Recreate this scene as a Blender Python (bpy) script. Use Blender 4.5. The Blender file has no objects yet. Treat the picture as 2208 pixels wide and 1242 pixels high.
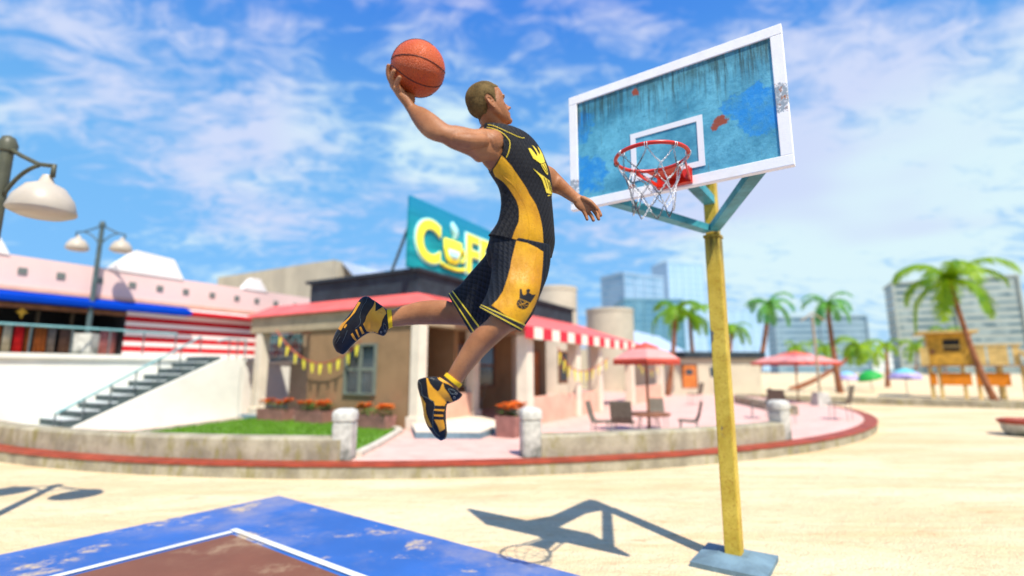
import bpy, bmesh, math, random
import numpy as np
from mathutils import Vector, Matrix
from mathutils.bvhtree import BVHTree
random.seed(7)
PI = math.pi
sc = bpy.context.scene
COL = sc.collection
rad = math.radians

# ------------------------------------------------------------------ camera geometry (metres, z up)
FPX = 1076.0
PITCH = math.atan(176 / 1076)
CAM = Vector((0, 0, 1.67))
FW = Vector((0, math.cos(PITCH), math.sin(PITCH)))
UP = Vector((0, -math.sin(PITCH), math.cos(PITCH)))
RT = Vector((1, 0, 0))
def ray(x, y): return FW + RT * ((x - 1104) / FPX) + UP * ((621 - y) / FPX)
def P(x, y, d): return CAM + ray(x, y) * d
def gp(x, y, z=0.0):
    r = ray(x, y); return CAM + r * ((z - CAM.z) / r.z)
def at_y(x, y, Y):
    r = ray(x, y); return CAM + r * (Y / r.y)
def px(v):
    v = v - CAM; d = v.dot(FW); return 1104 + FPX * v.dot(RT) / d, 621 - FPX * v.dot(UP) / d
A = Vector((math.sin(rad(29.5)), math.cos(rad(29.5)), 0))
B = Vector((-A.y, A.x, 0))
N = -B                      # normal of the faces that run along A (towards camera right)
def onp(x, y, O, D):
    n = Vector((D.y, -D.x, 0)); r = ray(x, y); t = (O - CAM).dot(n) / r.dot(n)
    q = CAM + r * t; return (q - O).dot(D), q.z

# ------------------------------------------------------------------ materials
class G:
    """small node-graph helper for procedural materials"""
    def __init__(s, name, rough=0.6, spec=0.4, metal=0.0):
        s.m = bpy.data.materials.new(name); s.m.use_nodes = True
        s.t = s.m.node_tree; s.b = s.t.nodes['Principled BSDF']
        s.b.inputs['Roughness'].default_value = rough
        s.b.inputs['Specular IOR Level'].default_value = spec
        s.b.inputs['Metallic'].default_value = metal
        s.tc = s.t.nodes.new('ShaderNodeTexCoord')
    def n(s, kind, **kw):
        nd = s.t.nodes.new('ShaderNode' + kind)
        for k, v in kw.items(): setattr(nd, k, v)
        return nd
    def set(s, inp, v):
        if isinstance(v, bpy.types.NodeSocket): s.t.links.new(v, inp)
        elif isinstance(v, (tuple, list)) and len(v) == 3 and inp.type == 'RGBA': inp.default_value = (*v, 1)
        else: inp.default_value = v
    def math(s, op, a, b=0.0, c=None):
        nd = s.n('Math', operation=op); s.set(nd.inputs[0], a); s.set(nd.inputs[1], b)
        if c is not None: s.set(nd.inputs[2], c)
        return nd.outputs[0]
    def co(s, scale=(1, 1, 1), loc=(0, 0, 0), rot=(0, 0, 0), src='Object'):
        mp = s.n('Mapping'); s.t.links.new(s.tc.outputs[src], mp.inputs[0])
        mp.inputs['Scale'].default_value = scale; mp.inputs['Location'].default_value = loc; mp.inputs['Rotation'].default_value = rot
        return mp.outputs[0]
    def noise(s, scale, detail=4, rough=0.55, co=None, dist=0.0):
        nd = s.n('TexNoise'); s.set(nd.inputs['Scale'], scale); s.set(nd.inputs['Detail'], detail); s.set(nd.inputs['Roughness'], rough)
        s.set(nd.inputs['Distortion'], dist); s.t.links.new(co or s.tc.outputs['Object'], nd.inputs['Vector']); return nd.outputs['Fac']
    def vor(s, scale, co=None, feature='F1', out='Distance'):
        nd = s.n('TexVoronoi', feature=feature); s.set(nd.inputs['Scale'], scale); s.t.links.new(co or s.tc.outputs['Object'], nd.inputs['Vector']); return nd.outputs[out]
    def ramp(s, f, a, b, c0=0.0, c1=1.0):
        nd = s.n('MapRange', interpolation_type='SMOOTHSTEP'); s.set(nd.inputs[0], f); s.set(nd.inputs[1], a); s.set(nd.inputs[2], b)
        s.set(nd.inputs[3], c0); s.set(nd.inputs[4], c1); return nd.outputs[0]
    def mix(s, f, a, b, mode='MIX'):
        nd = s.n('Mix', data_type='RGBA', blend_type=mode); s.set(nd.inputs[0], f); s.set(nd.inputs[6], a); s.set(nd.inputs[7], b); return nd.outputs[2]
    def sep(s, v=None):
        nd = s.n('SeparateXYZ'); s.t.links.new(v or s.tc.outputs['Object'], nd.inputs[0]); return nd.outputs
    def blob(s, c, r, co=None, wob=0.0, wscale=6):
        """soft round mask about the point c in object space, its rim broken up by noise"""
        nd = s.n('VectorMath', operation='DISTANCE'); s.t.links.new(co or s.tc.outputs['Object'], nd.inputs[0]); nd.inputs[1].default_value = c
        d = nd.outputs['Value']
        if wob: d = s.math('ADD', d, s.math('MULTIPLY', s.math('SUBTRACT', s.noise(wscale, 5, 0.7), 0.5), wob))
        return s.ramp(d, r, r * 0.8)
    def color(s, v): s.set(s.b.inputs['Base Color'], v)
    def rough(s, v): s.set(s.b.inputs['Roughness'], v)
    def bump(s, h, strength=0.3, dist=0.01):
        nd = s.n('Bump'); s.set(nd.inputs['Strength'], strength); s.set(nd.inputs['Distance'], dist); s.set(nd.inputs['Height'], h)
        s.t.links.new(nd.outputs[0], s.b.inputs['Normal'])

def simple(name, c, rough=0.6, var=0.15, scale=4.0, spec=0.35, metal=0.0, bump=0.0, bscale=30, bdist=0.01):
    g = G(name, rough, spec, metal)
    d = tuple(max(0, x * (1 - var)) for x in c); l = tuple(min(1, x * (1 + var)) for x in c)
    g.color(g.mix(g.ramp(g.noise(scale, 6, 0.6), 0.3, 0.7), d, l))
    if bump: g.bump(g.noise(bscale, 4), bump, bdist)
    return g.m
M = {}

# ------------------------------------------------------------------ mesh building
class MB:
    def __init__(s): s.v = []; s.f = []
    def add(s, vs, fs):
        o = len(s.v); s.v += [Vector(v) for v in vs]; s.f += [tuple(i + o for i in f) for f in fs]; return s
    def hexa(s, c):     # 8 corners: bottom 4 ccw, top 4 ccw
        return s.add(c, [(3, 2, 1, 0), (4, 5, 6, 7), (0, 1, 5, 4), (1, 2, 6, 5), (2, 3, 7, 6), (3, 0, 4, 7)])
    def box(s, x0, x1, y0, y1, z0, z1):
        return s.hexa([(x0, y0, z0), (x1, y0, z0), (x1, y1, z0), (x0, y1, z0), (x0, y0, z1), (x1, y0, z1), (x1, y1, z1), (x0, y1, z1)])
    def beam(s, a, b, w, h, up=Vector((0, 0, 1))):
        a = Vector(a); b = Vector(b); t = (b - a).normalized(); u = t.cross(up)
        if u.length < 1e-4: u = t.cross(Vector((0, 1, 0)))
        u.normalize(); v = u.cross(t); u *= w / 2; v *= h / 2
        return s.hexa([a - u - v, a + u - v, b + u - v, b - u - v, a - u + v, a + u + v, b + u + v, b - u + v])
    def prism(s, pts, ext):
        """closed polygon (list of 3D points) swept by ext"""
        n = len(pts); ext = Vector(ext); pts = [Vector(p) for p in pts]
        return s.add(pts + [p + ext for p in pts], [tuple(range(n))[::-1], tuple(range(n, 2 * n))] + [(i, (i + 1) % n, n + (i + 1) % n, n + i) for i in range(n)])
    def rings(s, rings, cap=True, closed=False):
        m = len(rings[0]); vs = [v for r in rings for v in r]; fs = []
        k = len(rings)
        for i in range(k if closed else k - 1):
            a = i * m; b = ((i + 1) % k) * m
            fs += [(a + j, a + (j + 1) % m, b + (j + 1) % m, b + j) for j in range(m)]
        if cap and not closed: fs += [tuple(range(m))[::-1], tuple(range((k - 1) * m, k * m))]
        return s.add(vs, fs)
    def tube(s, path, r, seg=10, cap=True, closed=False):
        path = [Vector(p) for p in path]; n = len(path); rs = r if isinstance(r, (list, tuple)) else [r] * n
        out = []; u = None
        for i, p in enumerate(path):
            if closed: t = path[(i + 1) % n] - path[i - 1]
            else: t = path[min(i + 1, n - 1)] - path[max(i - 1, 0)]
            t.normalize()
            if u is None:
                u = t.cross(Vector((0, 0, 1)))
                if u.length < 1e-3: u = t.cross(Vector((0, 1, 0)))
            u = (u - t * u.dot(t)).normalized(); w = t.cross(u)
            out.append([p + (u * math.cos(2 * PI * k / seg) + w * math.sin(2 * PI * k / seg)) * rs[i] for k in range(seg)])
        return s.rings(out, cap, closed)
    def lathe(s, prof, seg=24, c=(0, 0, 0), cap=True):
        c = Vector(c)
        return s.rings([[c + Vector((r * math.cos(2 * PI * k / seg), r * math.sin(2 * PI * k / seg), z)) for k in range(seg)] for r, z in prof], cap)
    def ball(s, c, r, seg=16, rings=10):
        c = Vector(c); r = Vector((r, r, r)) if not hasattr(r, '__len__') else Vector(r)
        return s.rings([[c + Vector((math.cos(2 * PI * k / seg) * math.sin(t) * r.x, math.sin(2 * PI * k / seg) * math.sin(t) * r.y, -math.cos(t) * r.z)) for k in range(seg)]
                        for t in [0.02 + (PI - 0.04) * i / rings for i in range(rings + 1)]])
    def build(s, name, mat, parent=None, smooth=False, local=False, bevel=0.0, angle=None):
        me = bpy.data.meshes.new(name)
        off = Matrix.Identity(4)
        if parent is not None and not local: off = WM[parent.name].inverted()
        me.from_pydata([off @ v for v in s.v], [], s.f); me.validate()
        bm = bmesh.new(); bm.from_mesh(me); bmesh.ops.recalc_face_normals(bm, faces=bm.faces)
        if bevel: bmesh.ops.bevel(bm, geom=bm.edges[:], offset=bevel, segments=2, affect='EDGES', profile=0.6)
        bm.to_mesh(me); bm.free()
        me.materials.append(mat)
        if smooth:
            me.polygons.foreach_set('use_smooth', [True] * len(me.polygons))
            if angle: 
                try: me.set_sharp_from_angle(angle=rad(angle))
                except Exception: pass
        o = bpy.data.objects.new(name, me); COL.objects.link(o); o.parent = parent
        WM[o.name] = WM[parent.name] if parent is not None else Matrix.Identity(4)
        return o
WM = {}
def tag(o, label=None, cat=None, group=None, kind=None):
    if label: o['label'] = label
    if cat: o['category'] = cat
    if group: o['group'] = group
    if kind: o['kind'] = kind
    return o
def thing(name, label, cat, loc=(0, 0, 0), rz=0.0, group=None):
    o = bpy.data.objects.new(name, None); COL.objects.link(o); o.location = loc; o.rotation_euler = (0, 0, rz)
    o.empty_display_size = 0.1
    WM[o.name] = Matrix.Translation(Vector(loc)) @ Matrix.Rotation(rz, 4, 'Z')
    return tag(o, label, cat, group)
def copy_thing(root, loc, rz, label, group=None, scale=1.0):
    r = root.copy(); COL.objects.link(r); r.location = loc; r.rotation_euler = (0, 0, rz); r['label'] = label; r.scale = (scale,) * 3
    if group: r['group'] = group
    for ch in list(root.children):
        c = ch.copy(); COL.objects.link(c); c.parent = r
        for g in list(ch.children):
            d = g.copy(); COL.objects.link(d); d.parent = c
    return r
def bez(a, b, c, n=10):
    a, b, c = Vector(a), Vector(b), Vector(c)
    return [a * (1 - t) ** 2 + b * 2 * t * (1 - t) + c * t * t for t in [i / n for i in range(n + 1)]]

# ------------------------------------------------------------------ setting: world, sun, camera
SUN_EL, SUN_AZ = 57.0, math.degrees(math.atan2(0.40, -0.91))   # azimuth measured from +Y towards +X
sd = Vector((math.sin(rad(SUN_AZ)) * math.cos(rad(SUN_EL)), math.cos(rad(SUN_AZ)) * math.cos(rad(SUN_EL)), math.sin(rad(SUN_EL))))
w = bpy.data.worlds.new('World'); sc.world = w; w.use_nodes = True
nt = w.node_tree; bg = nt.nodes['Background']
class WG(G):
    def __init__(s): s.t = nt; s.tc = nt.nodes.new('ShaderNodeTexCoord')
g = WG()
sky = g.n('TexSky', sky_type='NISHITA'); sky.sun_disc = False
sky.sun_elevation = rad(SUN_EL); sky.sun_rotation = rad(SUN_AZ); sky.air_density = 1.0; sky.dust_density = 0.6; sky.ozone_density = 2.0
D = g.tc.outputs['Generated']
dx, dy, dz = g.sep(D)
den = g.math('MAXIMUM', g.math('ADD', dz, 0.22), 0.05)
cx = g.math('DIVIDE', dx, den); cy = g.math('DIVIDE', dy, den)
def plane(sx, sy, rot=0.0, off=0.0):
    cb = g.n('CombineXYZ'); g.set(cb.inputs[0], cx); g.set(cb.inputs[1], cy); g.set(cb.inputs[2], off)
    mp = g.n('Mapping'); nt.links.new(cb.outputs[0], mp.inputs[0]); mp.inputs['Scale'].default_value = (sx, sy, 1); mp.inputs['Rotation'].default_value = (0, 0, rot)
    return mp.outputs[0]
n1 = g.noise(1.9, 7, 0.62, plane(1.2, 2.2, 0.35), 0.9)
n2 = g.noise(7.0, 6, 0.60, plane(1.2, 1.7, -0.3, 3.3), 1.0)
n3 = g.noise(0.8, 3, 0.5, plane(1.0, 1.0, 0, 7.7), 0.0)
def sblob(px_, py_, r, amt):
    d = ray(px_, py_).normalized()
    nd = g.n('VectorMath', operation='DISTANCE'); nt.links.new(D, nd.inputs[0]); nd.inputs[1].default_value = d
    return g.math('MULTIPLY', g.ramp(nd.outputs['Value'], r, r * 0.1), amt)
base = g.math('ADD', g.math('MULTIPLY', n1, 0.55), g.math('MULTIPLY', n2, 0.45))
for q in SKYB if 'SKYB' in globals() else [(1930, 400, 0.42, 0.19), (1700, 520, 0.28, 0.10), (940, 310, 0.14, 0.14), (480, 240, 0.28, 0.09), (520, 410, 0.16, 0.10),
          (120, 180, 0.2, 0.07), (1500, 330, 0.3, 0.12), (1160, 250, 0.2, 0.02), (60, 420, 0.25, -0.06), (300, 520, 0.3, -0.03), (1100, 60, 0.2, 0.02), (1760, 640, 0.22, -0.03), (1500, 60, 0.25, -0.05), (650, 330, 0.12, 0.05), (760, 150, 0.12, -0.05)]:
    base = g.math('ADD', base, sblob(*q))
mask = g.ramp(base, 0.455, 0.69)
blue = g.mix(1.0, sky.outputs[0], (0.62, 1.05, 1.55), 'MULTIPLY')
hz = g.ramp(dz, 0.62, 0.05)
blue = g.mix(0.75, blue, g.mix(g.ramp(dz, 0.30, 0.72), (1.5, 4.7, 8.7), (0.45, 2.3, 8.4)))
blue = g.mix(g.math('MULTIPLY', hz, 0.6), blue, (2.4, 5.2, 8.8))
cloud = g.mix(g.ramp(n3, 0.36, 0.52), (6.0, 6.7, 8.8), (6.9, 8.6, 8.9))
cloud = g.mix(g.ramp(dz, 0.48, 0.68), cloud, (4.9, 5.1, 8.3))
skyc = g.mix(g.math('MULTIPLY', mask, 0.93), blue, cloud)
nt.links.new(skyc, bg.inputs['Color']); bg.inputs['Strength'].default_value = 0.081

sl = bpy.data.lights.new('sun', 'SUN'); sl.energy = 4.8; sl.angle = rad(0.6); sl.color = (1.0, 0.94, 0.84)
so = bpy.data.objects.new('sun', sl); COL.objects.link(so); so.location = (0, 0, 30)
so.rotation_euler = sd.to_track_quat('Z', 'Y').to_euler()
cd = bpy.data.cameras.new('camera'); cd.sensor_width = 36; cd.lens = 36 * FPX / 2208; cd.clip_end = 3000; cd.clip_start = 0.05
cam = bpy.data.objects.new('camera', cd); COL.objects.link(cam); cam.location = CAM; cam.rotation_euler = (PI / 2 + PITCH, 0, 0)
sc.camera = cam
cd.dof.use_dof = True; cd.dof.focus_distance = 2.75; cd.dof.aperture_fstop = 0.56; cd.dof.aperture_blades = 0
sc.view_settings.view_transform = 'Standard'; sc.view_settings.look = 'None'; sc.view_settings.exposure = 0.45; sc.view_settings.gamma = 1.0
sc.render.engine = 'CYCLES'; sc.cycles.use_denoising = True
try: sc.cycles.denoiser = 'OPENIMAGEDENOISE'
except Exception: pass
sc.cycles.max_bounces = 6; sc.cycles.diffuse_bounces = 3; sc.cycles.transparent_max_bounces = 6

# ------------------------------------------------------------------ ground, court, terrace
g = G('sand', 0.9, 0.1)
c = g.mix(g.ramp(g.noise(0.5, 8, 0.65, g.co((0.35, 1.2, 1))), 0.35, 0.65), (0.70, 0.54, 0.31), (0.84, 0.69, 0.44))
c = g.mix(g.ramp(g.noise(14, 5, 0.7), 0.35, 0.75, 0, 0.35), c, (0.50, 0.38, 0.20))
c = g.mix(g.ramp(g.noise(0.9, 7, 0.7, g.co((0.25, 1.4, 1), rot=(0, 0, .15)), 1.0), 0.47, 0.64, 0, 0.6), c, (0.74, 0.46, 0.23))
c = g.mix(g.ramp(g.noise(5, 6, 0.75, g.co((0.4, 1.2, 1))), 0.56, 0.68, 0, 0.6), c, (0.46, 0.30, 0.14))
g.color(c); g.bump(g.math('ADD', g.noise(2.5, 6, 0.7), g.math('ADD', g.math('MULTIPLY', g.vor(1.6, g.co((1, 1, 1)), 'SMOOTH_F1'), 0.7), g.math('MULTIPLY', g.noise(40, 3), 0.2))), 0.8, 0.10); M['sand'] = g.m
mb = MB(); S = 1500
mb.add([(-S, -40, 0), (S, -40, 0), (S, S, 0), (-S, S, 0)], [(0, 1, 2, 3)])
tag(mb.build('ground', M['sand']), kind='structure')

E_ = Vector((0.814, -0.581, 0)); NC = Vector((-0.581, -0.814, 0)); CORNER = Vector((-3.12, 7.03, 0))
def cp(e, n, z=0.0): return CORNER + E_ * e + NC * n + Vector((0, 0, z))
def paint(name, c, wear=(0.55, 0.42, 0.24), amt=0.5, rough=0.55):
    g = G(name, rough, 0.3)
    k = g.noise(1.6, 9, 0.72)
    col = g.mix(g.ramp(g.noise(0.9, 5), 0.3, 0.7), tuple(x * 0.8 for x in c), c)
    col = g.mix(g.ramp(g.noise(0.35, 7, .7), .45, .75, 0, .55), col, wear); g.color(g.mix(g.ramp(k, 0.54, 0.66, 0, amt), col, wear)); g.bump(g.noise(60, 3), 0.2, 0.003); return g.m
M['cblue'] = paint('blue court paint', (0.03, 0.13, 0.42), amt=0.9)
M['cbrown'] = paint('brown court floor', (0.20, 0.075, 0.04), amt=0.25)
M['cwhite'] = paint('white line paint', (0.75, 0.75, 0.72))
def sheet(name, pts, z, m, parent=None):
    mb = MB(); mb.prism([Vector((p.x, p.y, z - 0.004)) for p in pts], (0, 0, 0.004)); o = mb.build(name, m, parent)
    if parent is None: tag(o, kind='structure')
    return o
W_ = 11.0
sheet('court', [cp(0, 0), cp(W_, 0), cp(W_, 15), cp(0, 15)], 0.008, M['cblue'])
sheet('court_floor', [cp(1.15, 1.15), cp(W_ - 1.15, 1.15), cp(W_ - 1.15, 14), cp(1.15, 14)], 0.012, M['cbrown'])
lines = MB()
def line(a, b, wd=0.07, z=0.020):
    a = Vector(a); b = Vector(b); t = (b - a).normalized(); u = Vector((-t.y, t.x, 0)) * wd / 2
    lines.prism([Vector((q.x, q.y, z - 0.004)) for q in (a - u, b - u, b + u, a + u)], (0, 0, 0.004))
line(cp(1.0, 1.07), cp(W_ - 1.0, 1.07)); line(cp(1.07, 1.12), cp(1.07, 14)); line(cp(W_ - 1.07, 1.12), cp(W_ - 1.07, 14))
line(cp(3.1, 1.12), cp(3.1, 6.9)); line(cp(7.9, 1.12), cp(7.9, 6.9)); line(cp(3.14, 6.87), cp(7.86, 6.87))
sheet('key_area', [cp(3.14, 1.16), cp(7.86, 1.16), cp(7.86, 6.84), cp(3.14, 6.84)], 0.016, M['cblue'])
tag(lines.build('court_markings', M['cwhite']), kind='structure')

T = 0.22
TC = Vector((-2.64, 24.28, 0)); TR_ = 16.24
def arc(r, a0, a1, n, z=0.0): return [TC + Vector((r * math.cos(a), r * math.sin(a), z)) for a in [a0 + (a1 - a0) * i / n for i in range(n + 1)]]
def ang(p): return math.atan2(p.y - TC.y, p.x - TC.x)
g = G('pink paving', 0.75, 0.2)
br = g.n('TexBrick'); g.t.links.new(g.co((1, 1, 1), rot=(0, 0, 0.5)), br.inputs['Vector'])
br.inputs['Scale'].default_value = 1.6; br.inputs['Color1'].default_value = (0.66, 0.36, 0.29, 1); br.inputs['Color2'].default_value = (0.74, 0.45, 0.37, 1)
br.inputs['Mortar'].default_value = (0.60, 0.40, 0.34, 1); br.inputs['Mortar Size'].default_value = 0.02
g.color(g.mix(g.ramp(g.noise(3, 6), 0.3, 0.7, 0, 0.35), br.outputs[0], (0.80, 0.54, 0.46))); g.bump(br.outputs['Fac'], -0.3, 0.004); M['paving'] = g.m
def disc(r, z0, z1, n=120): 
    m = MB(); m.rings([[TC + Vector((r * math.cos(2 * PI * k / n), r * math.sin(2 * PI * k / n), z)) for k in range(n)] for z in (z0, z1)]); return m
g = G('weathered concrete', 0.85, 0.2)
xyz = g.sep()
c = g.mix(g.ramp(g.noise(2.2, 8, 0.68), 0.3, 0.7), (0.24, 0.21, 0.145), (0.46, 0.41, 0.29))
c = g.mix(g.ramp(g.noise(5, 6, 0.7, g.co((1, 1, 0.35))), 0.50, 0.68, 0, 0.75), c, (0.24, 0.21, 0.06))
g.color(c); g.bump(g.noise(20, 6, 0.7), 0.35, 0.01); M['conc'] = g.m
tag(disc(TR_ - 0.02, -0.3, T - 0.012).build('terrace_kerb', M['conc']), kind='structure')
tag(disc(TR_ - 0.34, 0.0, T).build('terrace', M['paving']), kind='structure')
M['redkerb'] = simple('red kerb paint', (0.30, 0.045, 0.018), 0.5, 0.25, 3)
m = MB(); n = 140
m.rings([[TC + Vector((r * math.cos(2 * PI * k / n), r * math.sin(2 * PI * k / n), z)) for k in range(n)] for r, z in ((TR_ - 0.32, T - 0.03), (TR_ - 0.32, T + 0.004), (TR_ - 0.03, T + 0.004), (TR_, T - 0.008), (TR_, T - 0.035), (TR_ - 0.05, T - 0.035))], cap=False)
tag(m.build('kerb_strip', M['redkerb']), kind='structure')

# lawn behind the low wall
LW = TR_ - 0.72
lawn_pts = [gp(300, 938, T), gp(545, 908, T), gp(720, 921, T), gp(855, 934, T)]
M['lawnsoil'] = simple('lawn base', (0.10, 0.22, 0.02), 0.9, 0.3, 6)
a0, a1 = ang(gp(285, 942, T)), ang(gp(765, 975, T))
lawn_poly = arc(LW, a0, a1, 20) + [gp(862, 929, T), gp(722, 914, T), gp(560, 902, T), gp(510, 908, T)]
sheet('lawn', lawn_poly, T + 0.03, M['lawnsoil'])
g = G('grass blades', 0.6, 0.3); g.color(g.mix(g.ramp(g.noise(5, 4), 0.3, 0.7), (0.07, 0.18, 0.004), (0.13, 0.28, 0.008))); M['grass'] = g.m
def inpoly(p, poly):
    x, y = p; c = False; n = len(poly); j = n - 1
    for i in range(n):
        xi, yi = poly[i]; xj, yj = poly[j]
        if (yi > y) != (yj > y) and x < (xj - xi) * (y - yi) / (yj - yi) + xi: c = not c
        j = i
    return c
m = MB(); poly2 = [(p.x, p.y) for p in lawn_poly]
x0, x1 = min(p[0] for p in poly2), max(p[0] for p in poly2); y0, y1 = min(p[1] for p in poly2), max(p[1] for p in poly2)
rr = random.Random(3); cnt = 0
while cnt < 9000:
    x, y = rr.uniform(x0, x1), rr.uniform(y0, y1)
    if not inpoly((x, y), poly2): continue
    a = rr.uniform(0, PI); h = rr.uniform(0.03, 0.07); ux, uy = math.cos(a) * 0.012, math.sin(a) * 0.012; lx, ly = rr.uniform(-.02, .02), rr.uniform(-.02, .02)
    m.add([(x - ux, y - uy, T + 0.028), (x + ux, y + uy, T + 0.028), (x + lx, y + ly, T + 0.03 + h)], [(0, 1, 2)]); cnt += 1
tag(m.build('grass', M['grass']), 'short bright green grass growing on the lawn behind the low wall', 'grass', kind='stuff')
def curb(name, pts, wd, h, label):
    m = MB(); ps = [Vector((p.x, p.y, T)) for p in pts]; lf = []; rt = []
    for i, p in enumerate(ps):
        t = (ps[min(i + 1, len(ps) - 1)] - ps[max(i - 1, 0)]).normalized(); u = Vector((-t.y, t.x, 0)) * wd / 2
        lf.append(p + u); rt.append(p - u)
    up = Vector((0, 0, h)); dn = Vector((0, 0, -0.06)); k = len(ps)
    m.rings([[lf[i] + dn, rt[i] + dn, rt[i] + up, lf[i] + up] for i in range(k)])
    return tag(m.build(name, M['conc2']), label, 'kerb')
M['conc2'] = simple('pale concrete', (0.55, 0.50, 0.40), 0.85, 0.2, 3, bump=0.3)
curb('lawn_kerb', [gp(770, 985, T), gp(815, 962, T), gp(862, 933, T), gp(855, 927, T), gp(722, 912, T), gp(560, 900, T), gp(510, 906, T), gp(250, 941, T)], 0.16, 0.08, 'pale concrete edging that runs round the green lawn')

# low curved walls and bollards
def lowwall(p0, p1, label, h=0.36):
    m = MB(); a0, a1 = ang(p0), ang(p1); r = TR_ - 0.50; w2 = 0.17
    prof = [(-w2, -0.02), (w2, -0.02), (w2, h - 0.04), (w2 - 0.03, h), (-w2 + 0.03, h), (-w2, h - 0.04)]
    m.rings([[TC + Vector(((r + dr) * math.cos(a), (r + dr) * math.sin(a), T + z)) for dr, z in prof] for a in [a0 + (a1 - a0) * i / 40 for i in range(41)]])
    return tag(m.build('low_wall', M['conc']), label, 'wall', 'low curved walls round the terrace')
bp = [gp(740, 990, T), gp(1153, 990, T), gp(1727, 952, T), gp(2, 925, T)]
lowwall(gp(-120, 945, T), bp[0], 'low mossy curved stone wall in front of the lawn')
m = None
lowwall(bp[1] + Vector((0.15, 0, 0)), bp[2] - Vector((0.15, 0, 0)), 'low mossy curved stone wall in front of the patio chairs')
def bollard():
    t = thing('bollard', 'stubby weathered stone bollard at the end of the low wall by the lawn', 'bollard', (0, 0, T), 0, 'stone bollards of the low terrace wall')
    m = MB(); s = 0.165
    def sq(k, z): return [Vector((x * k, y * k, z)) for x, y in ((-1, -.8), (-.8, -1), (.8, -1), (1, -.8), (1, .8), (.8, 1), (-.8, 1), (-1, .8))]
    m.rings([sq(s, -0.02), sq(s, 0.57)]); m.build('post', M['conc3'], t, local=True)
    m = MB(); m.rings([sq(s * 1.0, 0.571), sq(s * 0.9, 0.59), sq(s * 0.9, 0.605), sq(s * 1.06, 0.62), sq(s * 1.08, 0.72), sq(s * 0.95, 0.78), sq(s * 0.6, 0.81)]); m.build('cap', M['conc3'], t, local=True, smooth=True, angle=50)
    return t
g = G('stone bollard', 0.85, 0.2); z = g.sep()[2]
c = g.mix(g.ramp(g.noise(7, 8, 0.7), 0.3, 0.7), (0.36, 0.35, 0.30), (0.64, 0.62, 0.54))
g.color(g.mix(g.math('MULTIPLY', g.ramp(g.math('ADD', z, g.math('MULTIPLY', g.noise(6, 5), 0.5)), 0.5, 0.2), 0.85), c, (0.05, 0.07, 0.045))); g.bump(g.noise(20, 6), 0.4, 0.01); M['conc3'] = g.m  # shading at the foot is put into the colour, dark towards the ground
b0 = bollard(); r = TR_ - 0.50
def onarc(p): a = ang(p); return TC + Vector((r * math.cos(a), r * math.sin(a), T)), a
for i, (p, lab) in enumerate(zip(bp, ['weathered stone bollard at the lawn end of the left low wall', 'weathered stone bollard below the planter at the patio wall end', 'weathered stone bollard behind the right side of the yellow hoop pole', 'weathered stone bollard below the stairs at the left edge of the photo'])):
    q, a = onarc(p)
    if i == 3: q = p
    if i == 0: b0.location = q; b0.rotation_euler = (0, 0, a); b0['label'] = lab
    else: copy_thing(b0, q, a, lab)
# back walls of the terrace (towards the beach)
def wallseg(a, b, h, wd, label, z=0.0, name='low_wall', mat='conc', grp=None):
    m = MB(); a = Vector((a.x, a.y, z)); b = Vector((b.x, b.y, z)); m.beam(a + Vector((0, 0, h / 2)), b + Vector((0, 0, h / 2)), wd, h)
    return tag(m.build(name, M[mat], bevel=0.02), label, 'wall', grp)
wallseg(gp(1590, 868, T), gp(1712, 895, T), 0.30, 0.3, 'short straight stone wall behind the yellow hoop pole', T)
wallseg(gp(1590, 862), gp(2300, 885), 0.32, 0.35, 'long low stone ledge between the beach and the lifeguard hut')

# ------------------------------------------------------------------ materials of the buildings
def stucco(name, c, streak=0.15, sc_=1.2): 
    g = G(name, 0.85, 0.15)
    k = g.noise(sc_, 8, 0.65); 
    g.color(g.mix(g.ramp(k, 0.35, 0.7, 0, 1), c, tuple(x * (1 - streak) for x in c))); g.bump(g.noise(25, 5, 0.6), 0.2, 0.01); return g.m
M['white'] = stucco('white stucco', (0.88, 0.84, 0.72), 0.12)
M['pinkwhite'] = stucco('pale pink stucco', (0.86, 0.61, 0.55), 0.10, 0.6)
M['gable'] = stucco('cream white stucco', (0.88, 0.82, 0.76), 0.05)
M['peach'] = stucco('peach stucco', (0.80, 0.46, 0.33), 0.2, 2)
M['tanwall'] = stucco('tan stucco', (0.36, 0.28, 0.19), 0.2)
M['brownwall'] = stucco('brown stucco', (0.33, 0.205, 0.105), 0.28, 0.9)
M['beam'] = stucco('sandstone beam', (0.42, 0.34, 0.22), 0.25, 2.5)
M['column'] = stucco('cream column', (0.80, 0.70, 0.54), 0.15, 2)
M['beige'] = stucco('beige render', (0.58, 0.51, 0.38), 0.15, 1)
M['blackroof'] = simple('charcoal roof', (0.022, 0.035, 0.045), 0.7, 0.3, 2)
M['redroof'] = simple('red canvas', (0.78, 0.13, 0.11), 0.6, 0.15, 1.5)
M['bluecanvas'] = simple('blue canvas', (0.001, 0.045, 0.40), 0.9, 0.12, 1, spec=.05)
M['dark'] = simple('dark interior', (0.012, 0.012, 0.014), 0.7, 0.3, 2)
M['tealrail'] = simple('teal painted steel', (0.20, 0.42, 0.42), 0.4, 0.15, 5)
M['darksteel'] = simple('grey green steel', (0.10, 0.13, 0.13), 0.45, 0.2, 5)
M['bluestone'] = simple('blue grey stone', (0.14, 0.22, 0.26), 0.8, 0.25, 4, bump=0.3)
M['wood'] = simple('brown wood', (0.22, 0.09, 0.035), 0.6, 0.3, 6)
M['orangewood'] = simple('orange wood', (0.55, 0.16, 0.03), 0.6, 0.25, 3)
M['shutter'] = simple('grey shutter', (0.17, 0.19, 0.15), 0.6, 0.15, 4)
M['glassdark'] = simple('dark glass', (0.03, 0.05, 0.06), 0.12, 0.5, 2, spec=0.8)
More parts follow.
